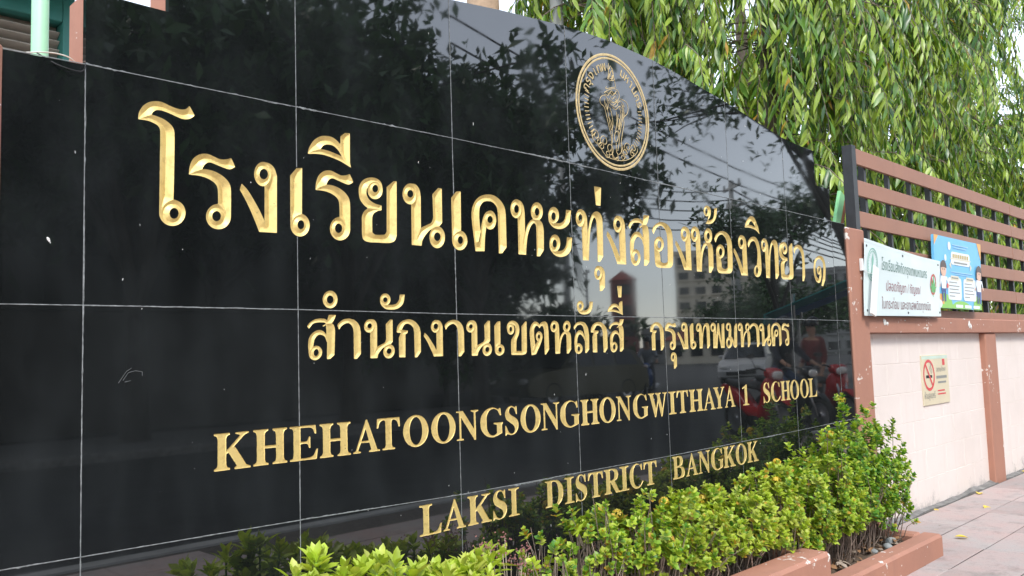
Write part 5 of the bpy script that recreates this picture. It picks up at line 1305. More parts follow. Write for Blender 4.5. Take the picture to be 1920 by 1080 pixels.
# ------------------------------------------------------------------ school building, poles and wires behind the sign's left end
def school_building():
    t = empty('school_building', (-.6, 3.6, 0), 'school shed with beige louvred wall and teal frame behind the sign', 'building')
    Mi = Matrix.Translation((.6, -3.6, 0))
    def part(mb, name, mat, **kw):
        o = mb.build(name, mat, t, **kw); o.matrix_parent_inverse = Mi; return o
    z = 2.30; k = 0
    while z < 3.10:
        mb = MB(); M = Matrix.Translation((-1.2, 3.02, z)) @ Matrix.Rotation(R(-32), 4, 'X'); mb.box((-1.9, -.0, -.004), (2.06, .062, .004), bev=.002, M=M); part(mb, 'louvre', 'beige_sheet'); z += .0525; k += 1
    mb = MB(); mb.box((-3.1, 3.09, -.02), (.86, 3.3, 3.2)); part(mb, 'back_wall', 'beige_sheet')
    for a, b in (((.862, 2.97, -.02), (.925, 3.31, 3.3)), ((-3.2, 2.97, 3.135), (.86, 3.31, 3.30)), ((-3.2, 2.97, -.02), (-3.12, 3.31, 3.13))):
        mb = MB(); mb.box(a, b, bev=.004); part(mb, 'frame', 'teal_paint')
    mb = MB(); mb.box((-3.1, 2.99, -.02), (.858, 3.085, 2.28)); part(mb, 'lower_wall', 'concrete')
    mb = MB(); mb.add([(-3.6, 2.6, 3.31), (1.0, 2.6, 3.31), (1.0, 7, 4.1), (-3.6, 7, 4.1), (-3.6, 2.6, 3.36), (1.0, 2.6, 3.36), (1.0, 7, 4.15), (-3.6, 7, 4.15)], [(0, 3, 2, 1), (4, 5, 6, 7), (0, 1, 5, 4), (1, 2, 6, 5), (2, 3, 7, 6), (3, 0, 4, 7)]); part(mb, 'roof', 'teal_paint')
school_building()
mb = MB(); mb.tube([(.039, .5, -.02), (.041, .5, 1.5), (.045, .5, 4.6)], .0232, 16); mb.build('mint_pole', 'mint_paint', smooth=True, label='pale mint green pole behind the left end of the sign', cat='pole')
mb = MB(); mb.tube([(4.05, 2.0, -.02), (4.06, 2.0, 6.5)], .052, 14); o = mb.build('lamp_pole', 'concrete', smooth=True, label='grey green pole among leaves behind the curved granite top', cat='pole')
def wire(pts, r, name, mat, label, cat='wire'):
    n = 4; P = np.array(pts, float); out = []
    for i in range(len(P)-1):
        p0, p1, p2, p3 = P[max(i-1, 0)], P[i], P[i+1], P[min(i+2, len(P)-1)]
        for k in range(6):
            u = k/6; out.append(.5*((2*p1)+(-p0+p2)*u+(2*p0-5*p1+4*p2-p3)*u*u+(-p0+3*p1-3*p2+p3)*u**3))
    out.append(P[-1]); mb = MB(); mb.tube(out, r, 6); return mb.build(name, mat, smooth=True, label=label, cat=cat)
wire([(-.12, .03, 1.895), (-.05, .05, 1.915), (.0, .06, 1.905), (.05, .13, 1.86), (.10, .20, 1.6)], .0016, 'thin_wire', 'wire_white', 'thin white wire looping over the low left end of the sign')
wire([(-.10, .02, 1.896), (-.06, -.006, 1.868), (-.01, -.010, 1.862), (.0015, -.005, 1.884), (.03, .124, 1.88), (.05, .2, 1.5)], .0016, 'thin_wire', 'wire_black', 'thin black wire hanging over the low left end of the sign')
# painted board leaning behind the granite's right end
def leaning_board():
    t = empty('leaning_board', (3.955, .30, -.02), 'light green board with brown edge leaning between sign and fence', 'board')
    M = Matrix.Rotation(R(26), 4, 'Y')
    mb = MB(); mb.box((-.045, -.012, 0), (.03, .012, 2.46), bev=.002, M=M); mb.build('face', 'green_paint', t)
    mb = MB(); mb.box((.031, -.016, 0), (.062, .014, 2.45), bev=.002, M=M); mb.build('edge', 'wood_edge', t)
leaning_board()

# ------------------------------------------------------------------ the street opposite, seen in the polished granite
plain('plaster_grey', (.30, .30, .29), .9, var=.2, scale=1.2); plain('plaster_cream', (.72, .66, .54), .9, var=.12, scale=.6); plain('roof_red', (.26, .075, .06), .8, var=.2, scale=2)
plain('tower_red', (.24, .09, .08), .8, var=.2); plain('window_dark', (.02, .025, .03), .15); plain('car_white', (.72, .72, .72), .25, var=.02); plain('car_yellow', (.06, .055, .02), .3, var=.03)
plain('rubber', (.02, .02, .02), .8); plain('rim_metal', (.5, .5, .52), .3, metal=.8); plain('bike_red', (.45, .015, .02), .25, var=.03); plain('bike_blue', (.03, .08, .25), .25); plain('bike_black', (.02, .02, .022), .3)
plain('seat_black', (.025, .025, .025), .6); plain('lamp_glass', (.8, .8, .78), .1); plain('tail_red', (.6, .02, .02), .3); plain('awning_teal', (.03, .30, .30), .7, var=.1); plain('awning_blue', (.06, .16, .38), .7, var=.1)
plain('cloth_dark', (.03, .032, .045), .9); plain('cloth_orange', (.62, .20, .03), .8); plain('cloth_jeans', (.05, .08, .16), .9); plain('skin_tone', (.42, .24, .16), .55); plain('helmet', (.02, .02, .025), .2); plain('shirt_grey', (.30, .32, .36), .9)
plain('cloth_maroon', (.16, .03, .03), .9); plain('plaster_dark', (.10, .095, .09), .9, var=.25, scale=.8)
plain('sign_yellow', (.40, .27, .03), .5)
far_pv = MB(); far_pv.box((-60, -13.2, -.30), (14.5, -10.2, -.004), bev=.02); far_pv.build('opposite_pavement', 'cement_dark', kind='structure')
ST = 'street trees across the road'
broad_tree('street_tree', .8, -11.2, 9, .7, 3.4, 4.0, 'dark street tree mirrored at the left of the granite', ST, 15000, .34, tr=.2, nlimb=13)
broad_tree('street_tree', 4.6, -11.6, 9, .7, 3.4, 4.2, 'dark street tree mirrored behind the first gold letters', ST, 16000, .34, tr=.22, nlimb=13)
broad_tree('street_tree', 8.4, -11.2, 9, .8, 3.3, 4.2, 'dense street tree mirrored in the middle of the granite', ST, 16000, .33, tr=.22, nlimb=13)
broad_tree('street_tree', 12.2, -11.8, 9, .9, 3.1, 3.8, 'street tree mirrored around the round emblem', ST, 13000, .32, tr=.2, nlimb=12)
broad_tree('street_tree', 2.6, -17.5, 9, .6, 4.2, 4.6, 'shaded tree behind the street trees, mirrored at the left', ST, 9000, .5, tr=.2, nlimb=11)
broad_tree('street_tree', 9.0, -18.0, 9, .6, 4.2, 4.8, 'shaded tree behind the street trees, mirrored left of centre', ST, 9000, .5, tr=.2, nlimb=11)
broad_tree('street_tree', 16.0, -19.0, 9, .6, 4.2, 4.4, 'shaded tree behind the street trees, mirrored under the emblem', ST, 9000, .5, tr=.2, nlimb=11)
broad_tree('street_tree', 15.6, -15.0, 9, .5, 2.0, 2.5, 'small dense tree mirrored between the emblem and the red tower', ST, 6500, .36, tr=.14, nlimb=11)
tag(broad_tree('roadside_bush', 18.2, -15.2, 9, .1, 2.0, 1.3, 'low dark bush mirrored behind the olive car', 'bushes across the road', 5000, .34, tr=.1, nlimb=12), cat='bush')
tag(broad_tree('roadside_bush', 13.6, -14.6, 9, .1, 2.2, 1.5, 'low dark bush mirrored between street trees', 'bushes across the road', 5000, .34, tr=.1, nlimb=12), cat='bush')
broad_tree('street_tree', 23.0, -10.2, 9, 2.2, 2.3, 2.4, 'leafy tree mirrored behind the last letters of the top Thai line', ST, 4200, .24, tr=.17, holes=.1)
broad_tree('street_tree', 31.0, -14.0, 8, .9, 2.9, 1.7, 'low dense tree mirrored near the right end of the granite', ST, 5200, .28, tr=.2)
broad_tree('street_tree', 15.6, -3.75, 9, 4.1, 3.7, 1.9, 'kerbside tree whose branches mirror beside the emblem', ST, 3800, .24, tr=.16, holes=.22, lean=(-.5, -1.6))
broad_tree('street_tree', 72.0, -41.0, 9, .8, 4.2, 1.6, 'distant tree mirrored at the foot of the apartment block', ST, 2600, .5, tr=.25)
broad_tree('street_tree', 84.0, -44.0, 9, 1.2, 5.0, 2.4, 'distant tree mirrored right of the apartment block', ST, 2600, .55, tr=.25)
# wall and shop fronts on the far side
def far_wall():
    t = empty('roadside_wall', (2, -15.5, 0), 'long grey wall across the road, mirrored darkly in the granite', 'wall')
    Mi = Matrix.Translation((-2, 15.5, 0))
    mb = MB(); mb.box((-16, -15.7, -.13), (13.5, -15.45, 2.3), bev=.02); o = mb.build('wall_body', 'plaster_dark', t); o.matrix_parent_inverse = Mi
    mb = MB(); mb.box((-16.05, -15.78, 2.302), (13.55, -15.37, 2.42), bev=.02); o = mb.build('coping', 'plaster_dark', t); o.matrix_parent_inverse = Mi
far_wall()
def house(name, x, y, w, d, h, rh, wallm, roofm, rz, label, cat='house', floors=2, bays=4, flat=False, group=None):
    t = empty(name, (x, y, -.13), label, cat, group, rz)
    mb = MB(); mb.box((-w/2, -d/2, 0), (w/2, d/2, h)); mb.build('wall', wallm, t)
    if flat:
        mb = MB(); mb.box((-w/2-.2, -d/2-.2, h+.002), (w/2+.2, d/2+.2, h+.7)); mb.build('parapet', wallm, t)
    else:
        mb = MB(); e = min(.5, w*.06); a = [(-w/2-e, -d/2-e, h+.002), (w/2+e, -d/2-e, h+.002), (w/2+e, d/2+e, h+.002), (-w/2-e, d/2+e, h+.002)]; r = max(0.0, w/2-d/2)
        mb.add(a+[(-r, 0, h+rh), (r, 0, h+rh)] if r > .1 else a+[(0, 0, h+rh)], [(0, 1, 5, 4), (1, 2, 5), (2, 3, 4, 5), (3, 0, 4), (3, 2, 1, 0)] if r > .1 else [(0, 1, 4), (1, 2, 4), (2, 3, 4), (3, 0, 4), (3, 2, 1, 0)]); mb.build('roof', roofm, t)
    fh = h/floors; bw = w/bays
    fr = MB(); fr.box((-bw*.30, -.10, -fh*.24), (bw*.30, .0, fh*.24)); fme = fr.mesh('window'); fme.materials.append(MATS['window_dark'])
    sl_ = MB(); sl_.box((-bw*.38, -.55, -fh*.36), (bw*.38, .0, -fh*.30)); sme = sl_.mesh('balcony'); sme.materials.append(MATS[wallm])
    for f in range(floors):
        for b in range(bays):
            for sy, rr in ((-1, 0), (1, math.pi)):
                if sy == 1 and name != 'apartment_block': continue
                o = share('window', fme, t); o.location = (-w/2+bw*(b+.5), sy*d/2, fh*(f+.55)); o.rotation_euler = (0, 0, rr)
                if name == 'apartment_block': o2 = share('balcony', sme, t); o2.location = o.location; o2.rotation_euler = (0, 0, rr)
    return t
FAC = R(59)   # façades turned to look down the side road
house('apartment_block', 150, -87, 19, 11, 20.5, 0, 'plaster_cream', 'plaster_grey', FAC+math.pi, 'cream apartment block mirrored small near the granite right side', 'building', 7, 6, True)
house('apartment_block', 158, -70, 14, 11, 15.5, 0, 'plaster_grey', 'plaster_grey', FAC+math.pi, 'grey apartment block mirrored right of the cream one', 'building', 5, 5, True)
house('brick_tower', 82, -61, 2.9, 2.9, 10.2, 1.3, 'tower_red', 'roof_red', R(50)+math.pi, 'slim dark red tower mirrored below the word for hall', 'tower', 4, 1)
LOW = 'low houses mirrored above the road'
house('low_house', 74, -63, 7, 6, 4.4, 1.0, 'plaster_grey', 'plaster_grey', R(50)+math.pi, 'grey flat shop house mirrored left of the red tower', 'house', 2, 3, True, LOW)
house('low_house', 88, -58, 8, 6, 3.6, 1.0, 'plaster_grey', 'plaster_grey', R(52)+math.pi, 'grey shop house mirrored right of the red tower', 'house', 1, 3, True, LOW)
house('shop_row', -4.0, -24.5, 18, 8, 7.5, 1.4, 'plaster_dark', 'roof_red', math.pi, 'dark two storey shop row behind the street trees, mirrored at the left', 'building', 2, 6)
house('shop_row', 14.2, -25.5, 16, 8, 6.6, 1.4, 'plaster_dark', 'plaster_grey', math.pi, 'dark shop row mirrored behind the middle letters', 'building', 2, 5, True)
house('low_house', 80, -50, 6.5, 5, 2.6, 1.5, 'plaster_cream', 'roof_red', R(55)+math.pi, 'small house with red hipped roof mirrored above the joint', 'house', 1, 3, False, LOW)
# power line
def power_pole(x, y, h, label):
    t = empty('power_pole', (x, y, -.13), label, 'power pole', 'concrete power poles')
    mb = MB(); mb.tube([(0, 0, 0), (0, 0, h)], [.17, .11], 10); mb.build('shaft', 'concrete', t, smooth=True)
    for z in (h-.4, h-1.3): mb = MB(); mb.box((-.05, -1.0, z), (.05, 1.0, z+.11)); o = mb.build('crossarm', 'concrete', t); o.rotation_euler = (0, 0, R(35))
    for z in (h-.4, h-1.3):
        for k in (-.9, -.3, .3, .9):
            mb = MB(); c, s = math.cos(R(35)), math.sin(R(35)); mb.tube([(-s*k, c*k, z+.11), (-s*k, c*k, z+.32)], [.06, .04], 8); mb.build('insulator', 'plaster_grey', t)
POLES = [(33.5, -17.6, 9.0, 'pale concrete pole mirrored beside the apartment block'), (62, -50, 9.5, 'thin concrete pole mirrored beside the red tower'), (24, -19.5, 9.0, 'concrete pole mirrored behind the street trees')]
for a in POLES: power_pole(*a)
def span(a, b, sag, r, label):
    a, b = np.array(a), np.array(b); out = []
    for u in np.linspace(0, 1, 20): p = a*(1-u)+b*u; p[2] -= sag*4*u*(1-u); out.append(p)
    mb = MB(); mb.tube(out, r, 5); mb.build('power_cable', 'wire_black', label=label, cat='cable', group='overhead cables across the road')
WL = ['uppermost', 'second', 'third', 'fourth', 'lowest']
for k in range(5): span((24+.2*k, -19.5, 8.4-.42*k), (33.5, -17.6+.1*k, 8.4-.42*k), .35, .028, WL[k]+' overhead cable mirrored between the nearer poles')
for k in range(5): span((33.5, -17.6, 8.5-.45*k), (95, -30+2*k, 8.8-.6*k), .8, .04, WL[k]+' overhead cable mirrored running off to the right')
for k in range(5): span((24, -19.5, 8.2-.5*k), (62, -50, 8.8-.5*k), .9, .04, WL[k]+' overhead cable mirrored running towards the red tower')
for k in range(2): span((9, -8.8, 7.2-.5*k), (34, -11.5, 6.6-.4*k), .6, .02, ['upper', 'lower'][k]+' near cable mirrored slanting beside the emblem')

def wheel(t, x, z, r, wd, y=0.0, name='wheel'):
    w_ = bpy.data.objects.new(name, None); COL.objects.link(w_); w_.parent = t; w_.location = (x, y, z)
    M = Matrix.Rotation(R(90), 4, 'X')
    mb = MB(); mb.lathe([(r*.72, -wd*.4), (r*.9, -wd*.5), (r, -wd*.25), (r, wd*.25), (r*.9, wd*.5), (r*.72, wd*.4), (r*.72, -wd*.4)], 22, M); mb.build('tyre', 'rubber', w_, smooth=True)
    mb = MB(); mb.lathe([(.02, -wd*.3), (r*.2, -wd*.34), (r*.24, -wd*.12), (r*.66, -wd*.12), (r*.73, -wd*.3), (r*.73, wd*.3), (r*.66, wd*.12), (r*.24, wd*.12), (r*.2, wd*.34), (.02, wd*.3)], 16, M); mb.build('rim', 'rim_metal', w_, smooth=True)
def loft(mb, secs, n=12, mi=0):
    """closed skin through superellipse sections (x, y, z, half width, half height)"""
    v = []; f = []
    for x, y, z, a, b in secs:
        for k in range(n):
            t = 2*math.pi*k/n; c, s = math.cos(t), math.sin(t); v.append((x, y+a*math.copysign(abs(c)**.75, c), z+b*math.copysign(abs(s)**.75, s)))
    for i in range(len(secs)-1):
        for k in range(n): p, q = i*n+k, i*n+(k+1) % n; f.append((p, q, q+n, p+n))
    f.append(tuple(range(n))[::-1]); f.append(tuple((len(secs)-1)*n+k for k in range(n))); mb.add(v, f, mi)
def scooter(x, y, rz, body, label):
    """step-through motorcycle, nose along +x"""
    t = empty('motorcycle', (x, y, -.13), label, 'motorcycle', 'motorcycles across the kerb', rz)
    wheel(t, .62, .28, .28, .085); wheel(t, -.60, .28, .28, .10)
    mb = MB(); loft(mb, [(.50, 0, .62, .05, .10), (.44, 0, .72, .15, .20), (.36, 0, .62, .19, .26), (.28, 0, .48, .15, .20), (.10, 0, .36, .11, .08), (-.15, 0, .40, .12, .10), (-.40, 0, .58, .13, .14), (-.72, 0, .70, .10, .09), (-.86, 0, .74, .04, .04)]); mb.build('body_shell', body, t, smooth=True)
    mb = MB(); loft(mb, [(.78, 0, .50, .04, .02), (.66, 0, .585, .075, .03), (.50, 0, .58, .07, .03), (.36, 0, .48, .03, .02)]); mb.build('front_mudguard', body, t, smooth=True)
    mb = MB(); loft(mb, [(.10, 0, .72, .08, .03), (-.05, 0, .755, .13, .05), (-.40, 0, .775, .14, .055), (-.70, 0, .81, .10, .045), (-.78, 0, .81, .05, .02)]); mb.build('seat', 'seat_black', t, smooth=True)
    for s in (-1, 1): mb = MB(); mb.tube([(.62, .07*s, .28), (.52, .065*s, .55), (.44, .05*s, .80)], .02, 8); mb.build('fork', 'rim_metal', t, smooth=True)
    mb = MB(); mb.tube([(.30, -.36, .98), (.38, -.20, 1.0), (.42, 0, .93), (.38, .20, 1.0), (.30, .36, .98)], .014, 8); mb.build('handlebar', 'bike_black', t, smooth=True)
    mb = MB(); loft(mb, [(.52, 0, .90, .07, .05), (.48, 0, .91, .11, .08), (.38, 0, .93, .13, .08), (.30, 0, .96, .08, .04)]); mb.build('handlebar_cowl', body, t, smooth=True)
    mb = MB(); loft(mb, [(.535, 0, .90, .06, .04), (.51, 0, .90, .085, .06)]); mb.build('headlight', 'lamp_glass', t, smooth=True)
    mb = MB(); loft(mb, [(-.90, 0, .73, .05, .03), (-.84, 0, .735, .07, .045)]); mb.build('tail_light', 'tail_red', t, smooth=True)
    for s in (-1, 1):
        mb = MB(); mb.tube([(.36, .24*s, 1.0), (.34, .30*s, 1.14)], .006, 6); loft(mb, [(.345, .30*s, 1.17, .05, .032), (.325, .30*s, 1.17, .05, .032)]); mb.build('mirror', 'bike_black', t)
    mb = MB(); mb.tube([(.0, -.14, .28), (-.25, -.17, .25), (-.45, -.18, .30), (-.80, -.19, .36)], [.02, .025, .05, .045], 10); mb.build('exhaust', 'rim_metal', t, smooth=True)
    mb = MB(); loft(mb, [(.22, 0, .28, .10, .10), (.05, 0, .26, .12, .12), (-.15, 0, .28, .10, .10)]); mb.build('engine', 'bike_black', t, smooth=True)
    mb = MB(); mb.tube([(-.1, .12, .25), (-.16, .26, .0)], .012, 6); mb.build('side_stand', 'bike_black', t)
    return t
scooter(10.3, -3.95, R(118), 'bike_red', 'red motorcycle mirrored under the word SCHOOL')
scooter(11.5, -4.05, R(112), 'bike_black', 'black motorcycle parked behind the red one in the mirror image')
scooter(12.7, -4.10, R(120), 'bike_red', 'dark red motorcycle farthest back in the mirrored row')
scooter(19.3, -12.4, R(150), 'bike_blue', 'dark motorcycle mirrored on the open road with headlight')
scooter(17.6, -12.8, R(150), 'bike_black', 'black motorcycle mirrored left of the one on the road')
def car(x, y, rz, paint, label, L=4.3, Wd=1.72, H=1.52):
    t = empty('parked_car', (x, y, -.13), label, 'car', 'cars across the road', rz)
    s = L/4.3; hw = Wd/2
    def skin(prof, y0f, name, mat, zin):
        mb = MB(); n = len(prof); ys = [-hw, -hw*.96, hw*.96, hw]; v = []
        for yy in ys:
            sh = 1.0 if abs(yy) < hw*.97 else .985
            for px_, pz in prof: v.append((px_*s*sh, yy*y0f(pz), (pz-.5)*sh+.5))
        f = []
        for r in range(3):
            for k in range(n): a, b = r*n+k, r*n+(k+1) % n; f.append((a, b, b+n, a+n))
        f += [tuple(range(n))[::-1], tuple(3*n+k for k in range(n))]; mb.add(v, f); return mb.build(name, mat, t, smooth=False)
    lower = [(-2.12, .35), (-2.15, .60), (-2.10, .88), (-1.75, .97), (-.2, .98), (.85, .96), (1.65, .86), (2.05, .72), (2.15, .50), (2.10, .30), (1.75, .24), (-1.8, .24)]
    cabin = [(-2.0, .94), (-1.72, 1.36), (-1.2, 1.50), (-.2, 1.53), (.35, 1.46), (1.02, .95)]
    skin(lower, lambda z: 1.0, 'body', paint, 0)
    skin(cabin, lambda z: 1-.20*max(0, z-.95)/.58, 'cabin', paint, 0)
    for sg in (-1, 1):
        for pts in ([(-1.70, 1.0), (-1.55, 1.33), (-.95, 1.42), (-.9, 1.0)], [(-.82, 1.0), (-.86, 1.425), (-.15, 1.44), (-.1, 1.0)], [(-.02, 1.0), (-.06, 1.44), (.28, 1.39), (.85, 1.0)]):
            mb = MB(); q = [(a*s, sg*(hw*(1-.20*max(0, b-.95)/.58)+.006), b) for a, b in pts]; q2 = [(a, b-sg*.02, c) for a, b, c in q]; mb.add(q+q2, [(0, 1, 2, 3), (7, 6, 5, 4)]+[(i, i+4, (i+1) % 4+4, (i+1) % 4) for i in range(4)]); mb.build('side_window', 'window_dark', t)
        mb = MB(); mb.box((.62*s, sg*hw*.98, .98), (.80*s, sg*(hw+.17), 1.10), bev=.02); mb.build('mirror', paint, t)
        mb = MB(); loft(mb, [(1.90*s, sg*.60, .68, .16, .07), (2.10*s, sg*.62, .64, .17, .07), (2.13*s, sg*.62, .63, .10, .04)]); mb.build('headlight', 'lamp_glass', t, smooth=True)
        mb = MB(); mb.box((-2.17*s, sg*.62-.14, .68), (-2.08*s, sg*.62+.14, .90), bev=.02); mb.build('tail_light', 'tail_red', t)
        for wx in (1.32, -1.30): wheel(t, wx*s, .31, .31, .20, sg*(hw-.09))
    for nm, a, b in (('windscreen', (1.02, .97), (.38, 1.44)), ('rear_window', (-1.99, .97), (-1.74, 1.33))):
        mb = MB(); o_ = .012 if a[0] > 0 else -.012; q = []
        for (px_, pz), wv in ((a, hw*.90), (b, hw*.76)): q += [(px_*s+o_, -wv, pz+.012), (px_*s+o_, wv, pz+.012)]
        q2 = [(p[0]-o_*2, p[1], p[2]-.03) for p in q]; mb.add(q+q2, [(0, 1, 3, 2), (6, 7, 5, 4), (0, 4, 5, 1), (1, 5, 7, 3), (3, 7, 6, 2), (2, 6, 4, 0)]); mb.build(nm, 'window_dark', t)
    mb = MB(); mb.box((2.135*s, -.55, .36), (2.165*s, .55, .50), bev=.01); mb.build('grille', 'bike_black', t)
    return t
car(29.4, -14.9, R(158), 'car_white', 'white hatchback mirrored beside the open road')
car(16.6, -13.0, R(185), 'car_yellow', 'dark olive car mirrored dimly under the middle letters', 4.5)
# stall with awnings
def stall():
    t = empty('street_stall', (17.0, -5.4, -.13), 'street stall with teal and blue awnings mirrored at the granite right end', 'stall', rz=R(-24))
    for x, y in ((-1.6, -1.1), (1.6, -1.1), (-1.6, 1.1), (1.6, 1.1)): mb = MB(); mb.tube([(x, y, 0), (x, y, 2.35)], .03, 8); mb.build('post', 'rim_metal', t)
    for (x0, x1, z0, z1, mt) in ((-2.3, -.05, 1.95, 2.55, 'awning_teal'), (-.03, 2.2, 1.95, 2.5, 'awning_blue')):
        mb = MB(); v = [(x0, -1.6, z0), (x1, -1.6, z0), (x1, 0, z1), (x0, 0, z1), (x1, 1.6, z0), (x0, 1.6, z0)]; v += [(a, b, c-.02) for a, b, c in v]; mb.add(v, [(0, 1, 2, 3), (3, 2, 4, 5), (9, 8, 7, 6), (11, 10, 8, 9), (0, 6, 7, 1), (5, 4, 10, 11), (0, 3, 9, 6), (3, 5, 11, 9), (1, 7, 8, 2), (2, 8, 10, 4)]); mb.build('awning', mt, t)
        mb = MB(); mb.box((x0, -1.62, z0-.22), (x1, -1.602, z0-.002)); mb.build('valance', mt, t)
    for k in range(4): mb = MB(); mb.box((-1.5+k*.76, 1.02, .7), (-.80+k*.76, 1.06, 1.75), bev=.01); mb.build('panel', 'plaster_cream' if k % 2 else 'car_white', t)
    mb = MB(); mb.box((-1.5, -1.0, .72), (1.5, -.3, .80), bev=.01); mb.build('counter', 'plaster_grey', t)
    for x in (-1.4, 1.4): mb = MB(); mb.box((x-.04, -.95, 0), (x+.04, -.35, .718)); mb.build('counter_leg', 'plaster_grey', t)
stall()
def shop_sign():
    t = empty('shop_sign', (19.6, -15.4, -.13), 'yellow and red shop sign mirrored left of the red tower', 'sign', rz=R(40))
    mb = MB(); mb.tube([(0, 0, 0), (0, 0, 1.5)], .05, 8); mb.build('post', 'rim_metal', t)
    mb = MB(); mb.box((-.4, -.06, 1.5), (.4, .06, 2.4), bev=.02); mb.build('panel', 'sign_yellow', t)
    mb = MB(); mb.box((-.3, .062, 2.05), (.3, .07, 2.28)); mb.build('red_band', 'print_red', t)
shop_sign()
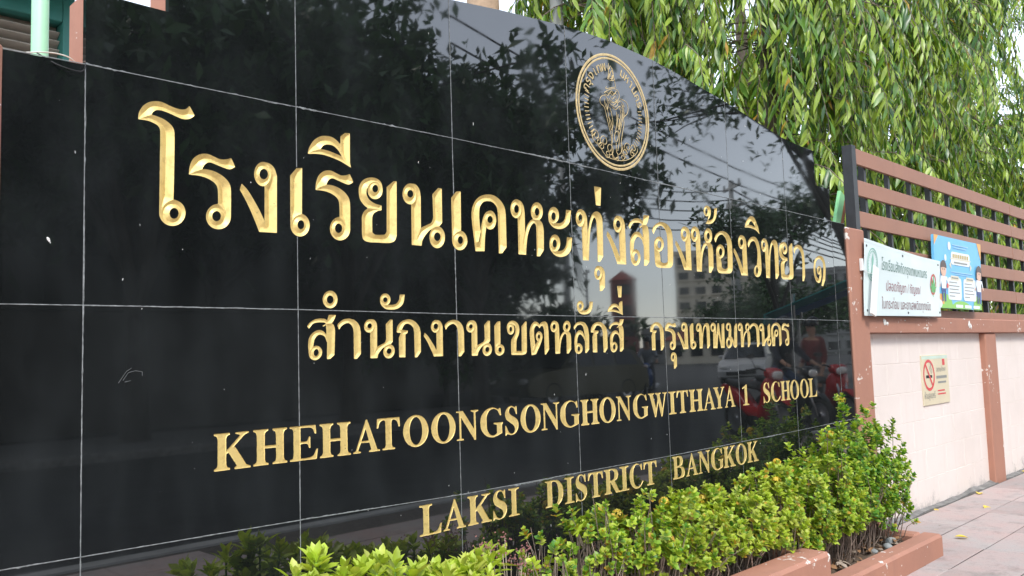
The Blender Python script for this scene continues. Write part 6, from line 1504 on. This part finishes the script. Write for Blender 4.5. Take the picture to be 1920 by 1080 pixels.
# riders
def person(x, y, z, rz, top, legs, label, J, group=None):
    """body grown over a skeleton; J: joint name -> position in the figure's own frame (nose along +x)"""
    E = [('pelvis', 'waist'), ('waist', 'chest'), ('chest', 'neck'), ('neck', 'head0'), ('head0', 'head1')]
    Rd = dict(pelvis=(.15, .12), waist=(.14, .11), chest=(.17, .12), neck=(.055, .055), head0=(.085, .075), head1=(.09, .08))
    for s in 'lr':
        E += [('chest', s+'sh'), (s+'sh', s+'el'), (s+'el', s+'wr'), (s+'wr', s+'pm'), ('pelvis', s+'hip'), (s+'hip', s+'kn'), (s+'kn', s+'an'), (s+'an', s+'toe')]
        Rd.update({s+'sh': (.075, .075), s+'el': (.048, .048), s+'wr': (.030, .030), s+'pm': (.036, .022), s+'hip': (.095, .095), s+'kn': (.062, .062), s+'an': (.04, .04), s+'toe': (.045, .035)})
        sg = 1 if s == 'l' else -1; pm = np.array(J[s+'pm']); wr = np.array(J[s+'wr']); d = unit(pm-wr); sd = unit(np.cross(d, (0, 0, 1)))
        for k in range(5):
            off = sd*(k-1.7)*.019 if k < 4 else -sd*sg*.035; L = (.034, .038, .036, .028, .026)[k]
            a = pm+off+d*(.012 if k < 4 else -.03); b = a+d*L*(.6 if k < 4 else .4)+np.array((0, 0, -.006)); c = b+np.array((0, 0, -L*.8))+d*.004
            J[s+'f%da' % k] = a; J[s+'f%db' % k] = b; J[s+'f%dc' % k] = c; E += [(s+'pm', s+'f%da' % k), (s+'f%da' % k, s+'f%db' % k), (s+'f%db' % k, s+'f%dc' % k)]
            for q in 'abc': Rd[s+'f%d%s' % (k, q)] = (.0095, .0095)
    names = list(dict.fromkeys(n for e in E for n in e)); names.remove('pelvis'); names.insert(0, 'pelvis'); ix = {n: i for i, n in enumerate(names)}
    me = bpy.data.meshes.new('person'); me.from_pydata([tuple(J[n]) for n in names], [(ix[a], ix[b]) for a, b in E], [])
    o = bpy.data.objects.new('tmp', me); COL.objects.link(o); sk = o.modifiers.new('skin', 'SKIN'); sk.use_smooth_shade = True
    for i, n in enumerate(names): me.skin_vertices[0].data[i].radius = Rd[n]
    me.skin_vertices[0].data[0].use_root = True
    ss = o.modifiers.new('sub', 'SUBSURF'); ss.levels = 1; ss.render_levels = 1; bpy.context.view_layer.update()
    bm_ = bpy.data.meshes.new_from_object(o.evaluated_get(bpy.context.evaluated_depsgraph_get())); bpy.data.objects.remove(o)
    bm_.materials.clear()
    for m in (top, legs, 'skin_tone', 'bike_black'): bm_.materials.append(MATS[m])
    pos = {n: np.array(J[n]) for n in names}; keys = list(pos); arr = np.array([pos[k] for k in keys])
    for p in bm_.polygons:
        c = np.array(p.center); n = keys[int(np.argmin(((arr-c)**2).sum(1)))]
        p.material_index = 2 if (n in ('neck', 'head0', 'head1') or n[1:] in ('wr', 'pm') or n[1:2] == 'f') else 3 if n[1:] in ('toe',) else 1 if n[1:] in ('hip', 'kn', 'an') or n == 'pelvis' else 0
    t = share('person', bm_); tag(t, label, 'person', group); t.location = (x, y, z); t.rotation_euler = (0, 0, rz)
    h = np.array(J['head1']); f = MB()
    for sy in (-.03, .03): loft(f, [(h[0]+.070, sy, h[2]-.015, .012, .006), (h[0]+.083, sy, h[2]-.015, .006, .004)], 8)
    f.build('eyes', 'wire_black', t, kind='stuff'); f = MB(); loft(f, [(h[0]+.07, 0, h[2]-.02, .008, .02), (h[0]+.102, 0, h[2]-.045, .014, .010), (h[0]+.075, 0, h[2]-.055, .012, .006)], 8); f.build('nose', 'skin_tone', t, smooth=True)
    f = MB(); loft(f, [(h[0]+.065, 0, h[2]-.085, .025, .006), (h[0]+.080, 0, h[2]-.085, .016, .004)], 8); f.build('mouth', 'tail_red', t)
    f = MB(); prof = [(.001, .135)]+[(.118*math.cos(a), .02+.115*math.sin(a)) for a in np.linspace(1.3, -.35, 9)]+[(.10, -.02), (.095, .0)]; f.lathe(prof, 20, Matrix.Translation((h[0]-.015, 0, h[2]+.01)) @ Matrix.Diagonal((1.08, .95, 1, 1))); f.build('helmet', 'helmet', t, smooth=True)
    return t
def seated():
    J = dict(pelvis=(-.25, 0, .88), waist=(-.22, 0, 1.02), chest=(-.14, 0, 1.28), neck=(-.10, 0, 1.43), head0=(-.08, 0, 1.53), head1=(-.06, 0, 1.63))
    for s, k in (('l', 1), ('r', -1)): J.update({s+'sh': (-.14, .19*k, 1.36), s+'el': (.06, .28*k, 1.13), s+'wr': (.25, .30*k, 1.03), s+'pm': (.31, .30*k, 1.015), s+'hip': (-.22, .10*k, .86), s+'kn': (.16, .17*k, .70), s+'an': (.10, .19*k, .26), s+'toe': (.26, .20*k, .20)})
    return J
def standing():
    J = dict(pelvis=(0, 0, .93), waist=(0, 0, 1.08), chest=(.0, 0, 1.32), neck=(.01, 0, 1.47), head0=(.02, 0, 1.57), head1=(.03, 0, 1.67))
    for s, k in (('l', 1), ('r', -1)): J.update({s+'sh': (0, .19*k, 1.40), s+'el': (-.02, .25*k, 1.12), s+'wr': (.08, .26*k, .88), s+'pm': (.11, .26*k, .80), s+'hip': (0, .10*k, .90), s+'kn': (.03, .11*k, .49), s+'an': (-.02, .12*k, .08), s+'toe': (.13, .14*k, .035)})
    return J
person(11.5, -4.05, -.13, R(112), 'cloth_dark', 'cloth_jeans', 'person in dark clothes and helmet seated on the black motorcycle', seated())
person(19.3, -12.4, -.13, R(150), 'shirt_grey', 'cloth_dark', 'helmeted rider in grey on the motorcycle on the open road', seated())
person(13.4, -4.55, -.13, R(200), 'cloth_maroon', 'cloth_dark', 'person in dark red shirt standing by the stall with helmet on', standing())
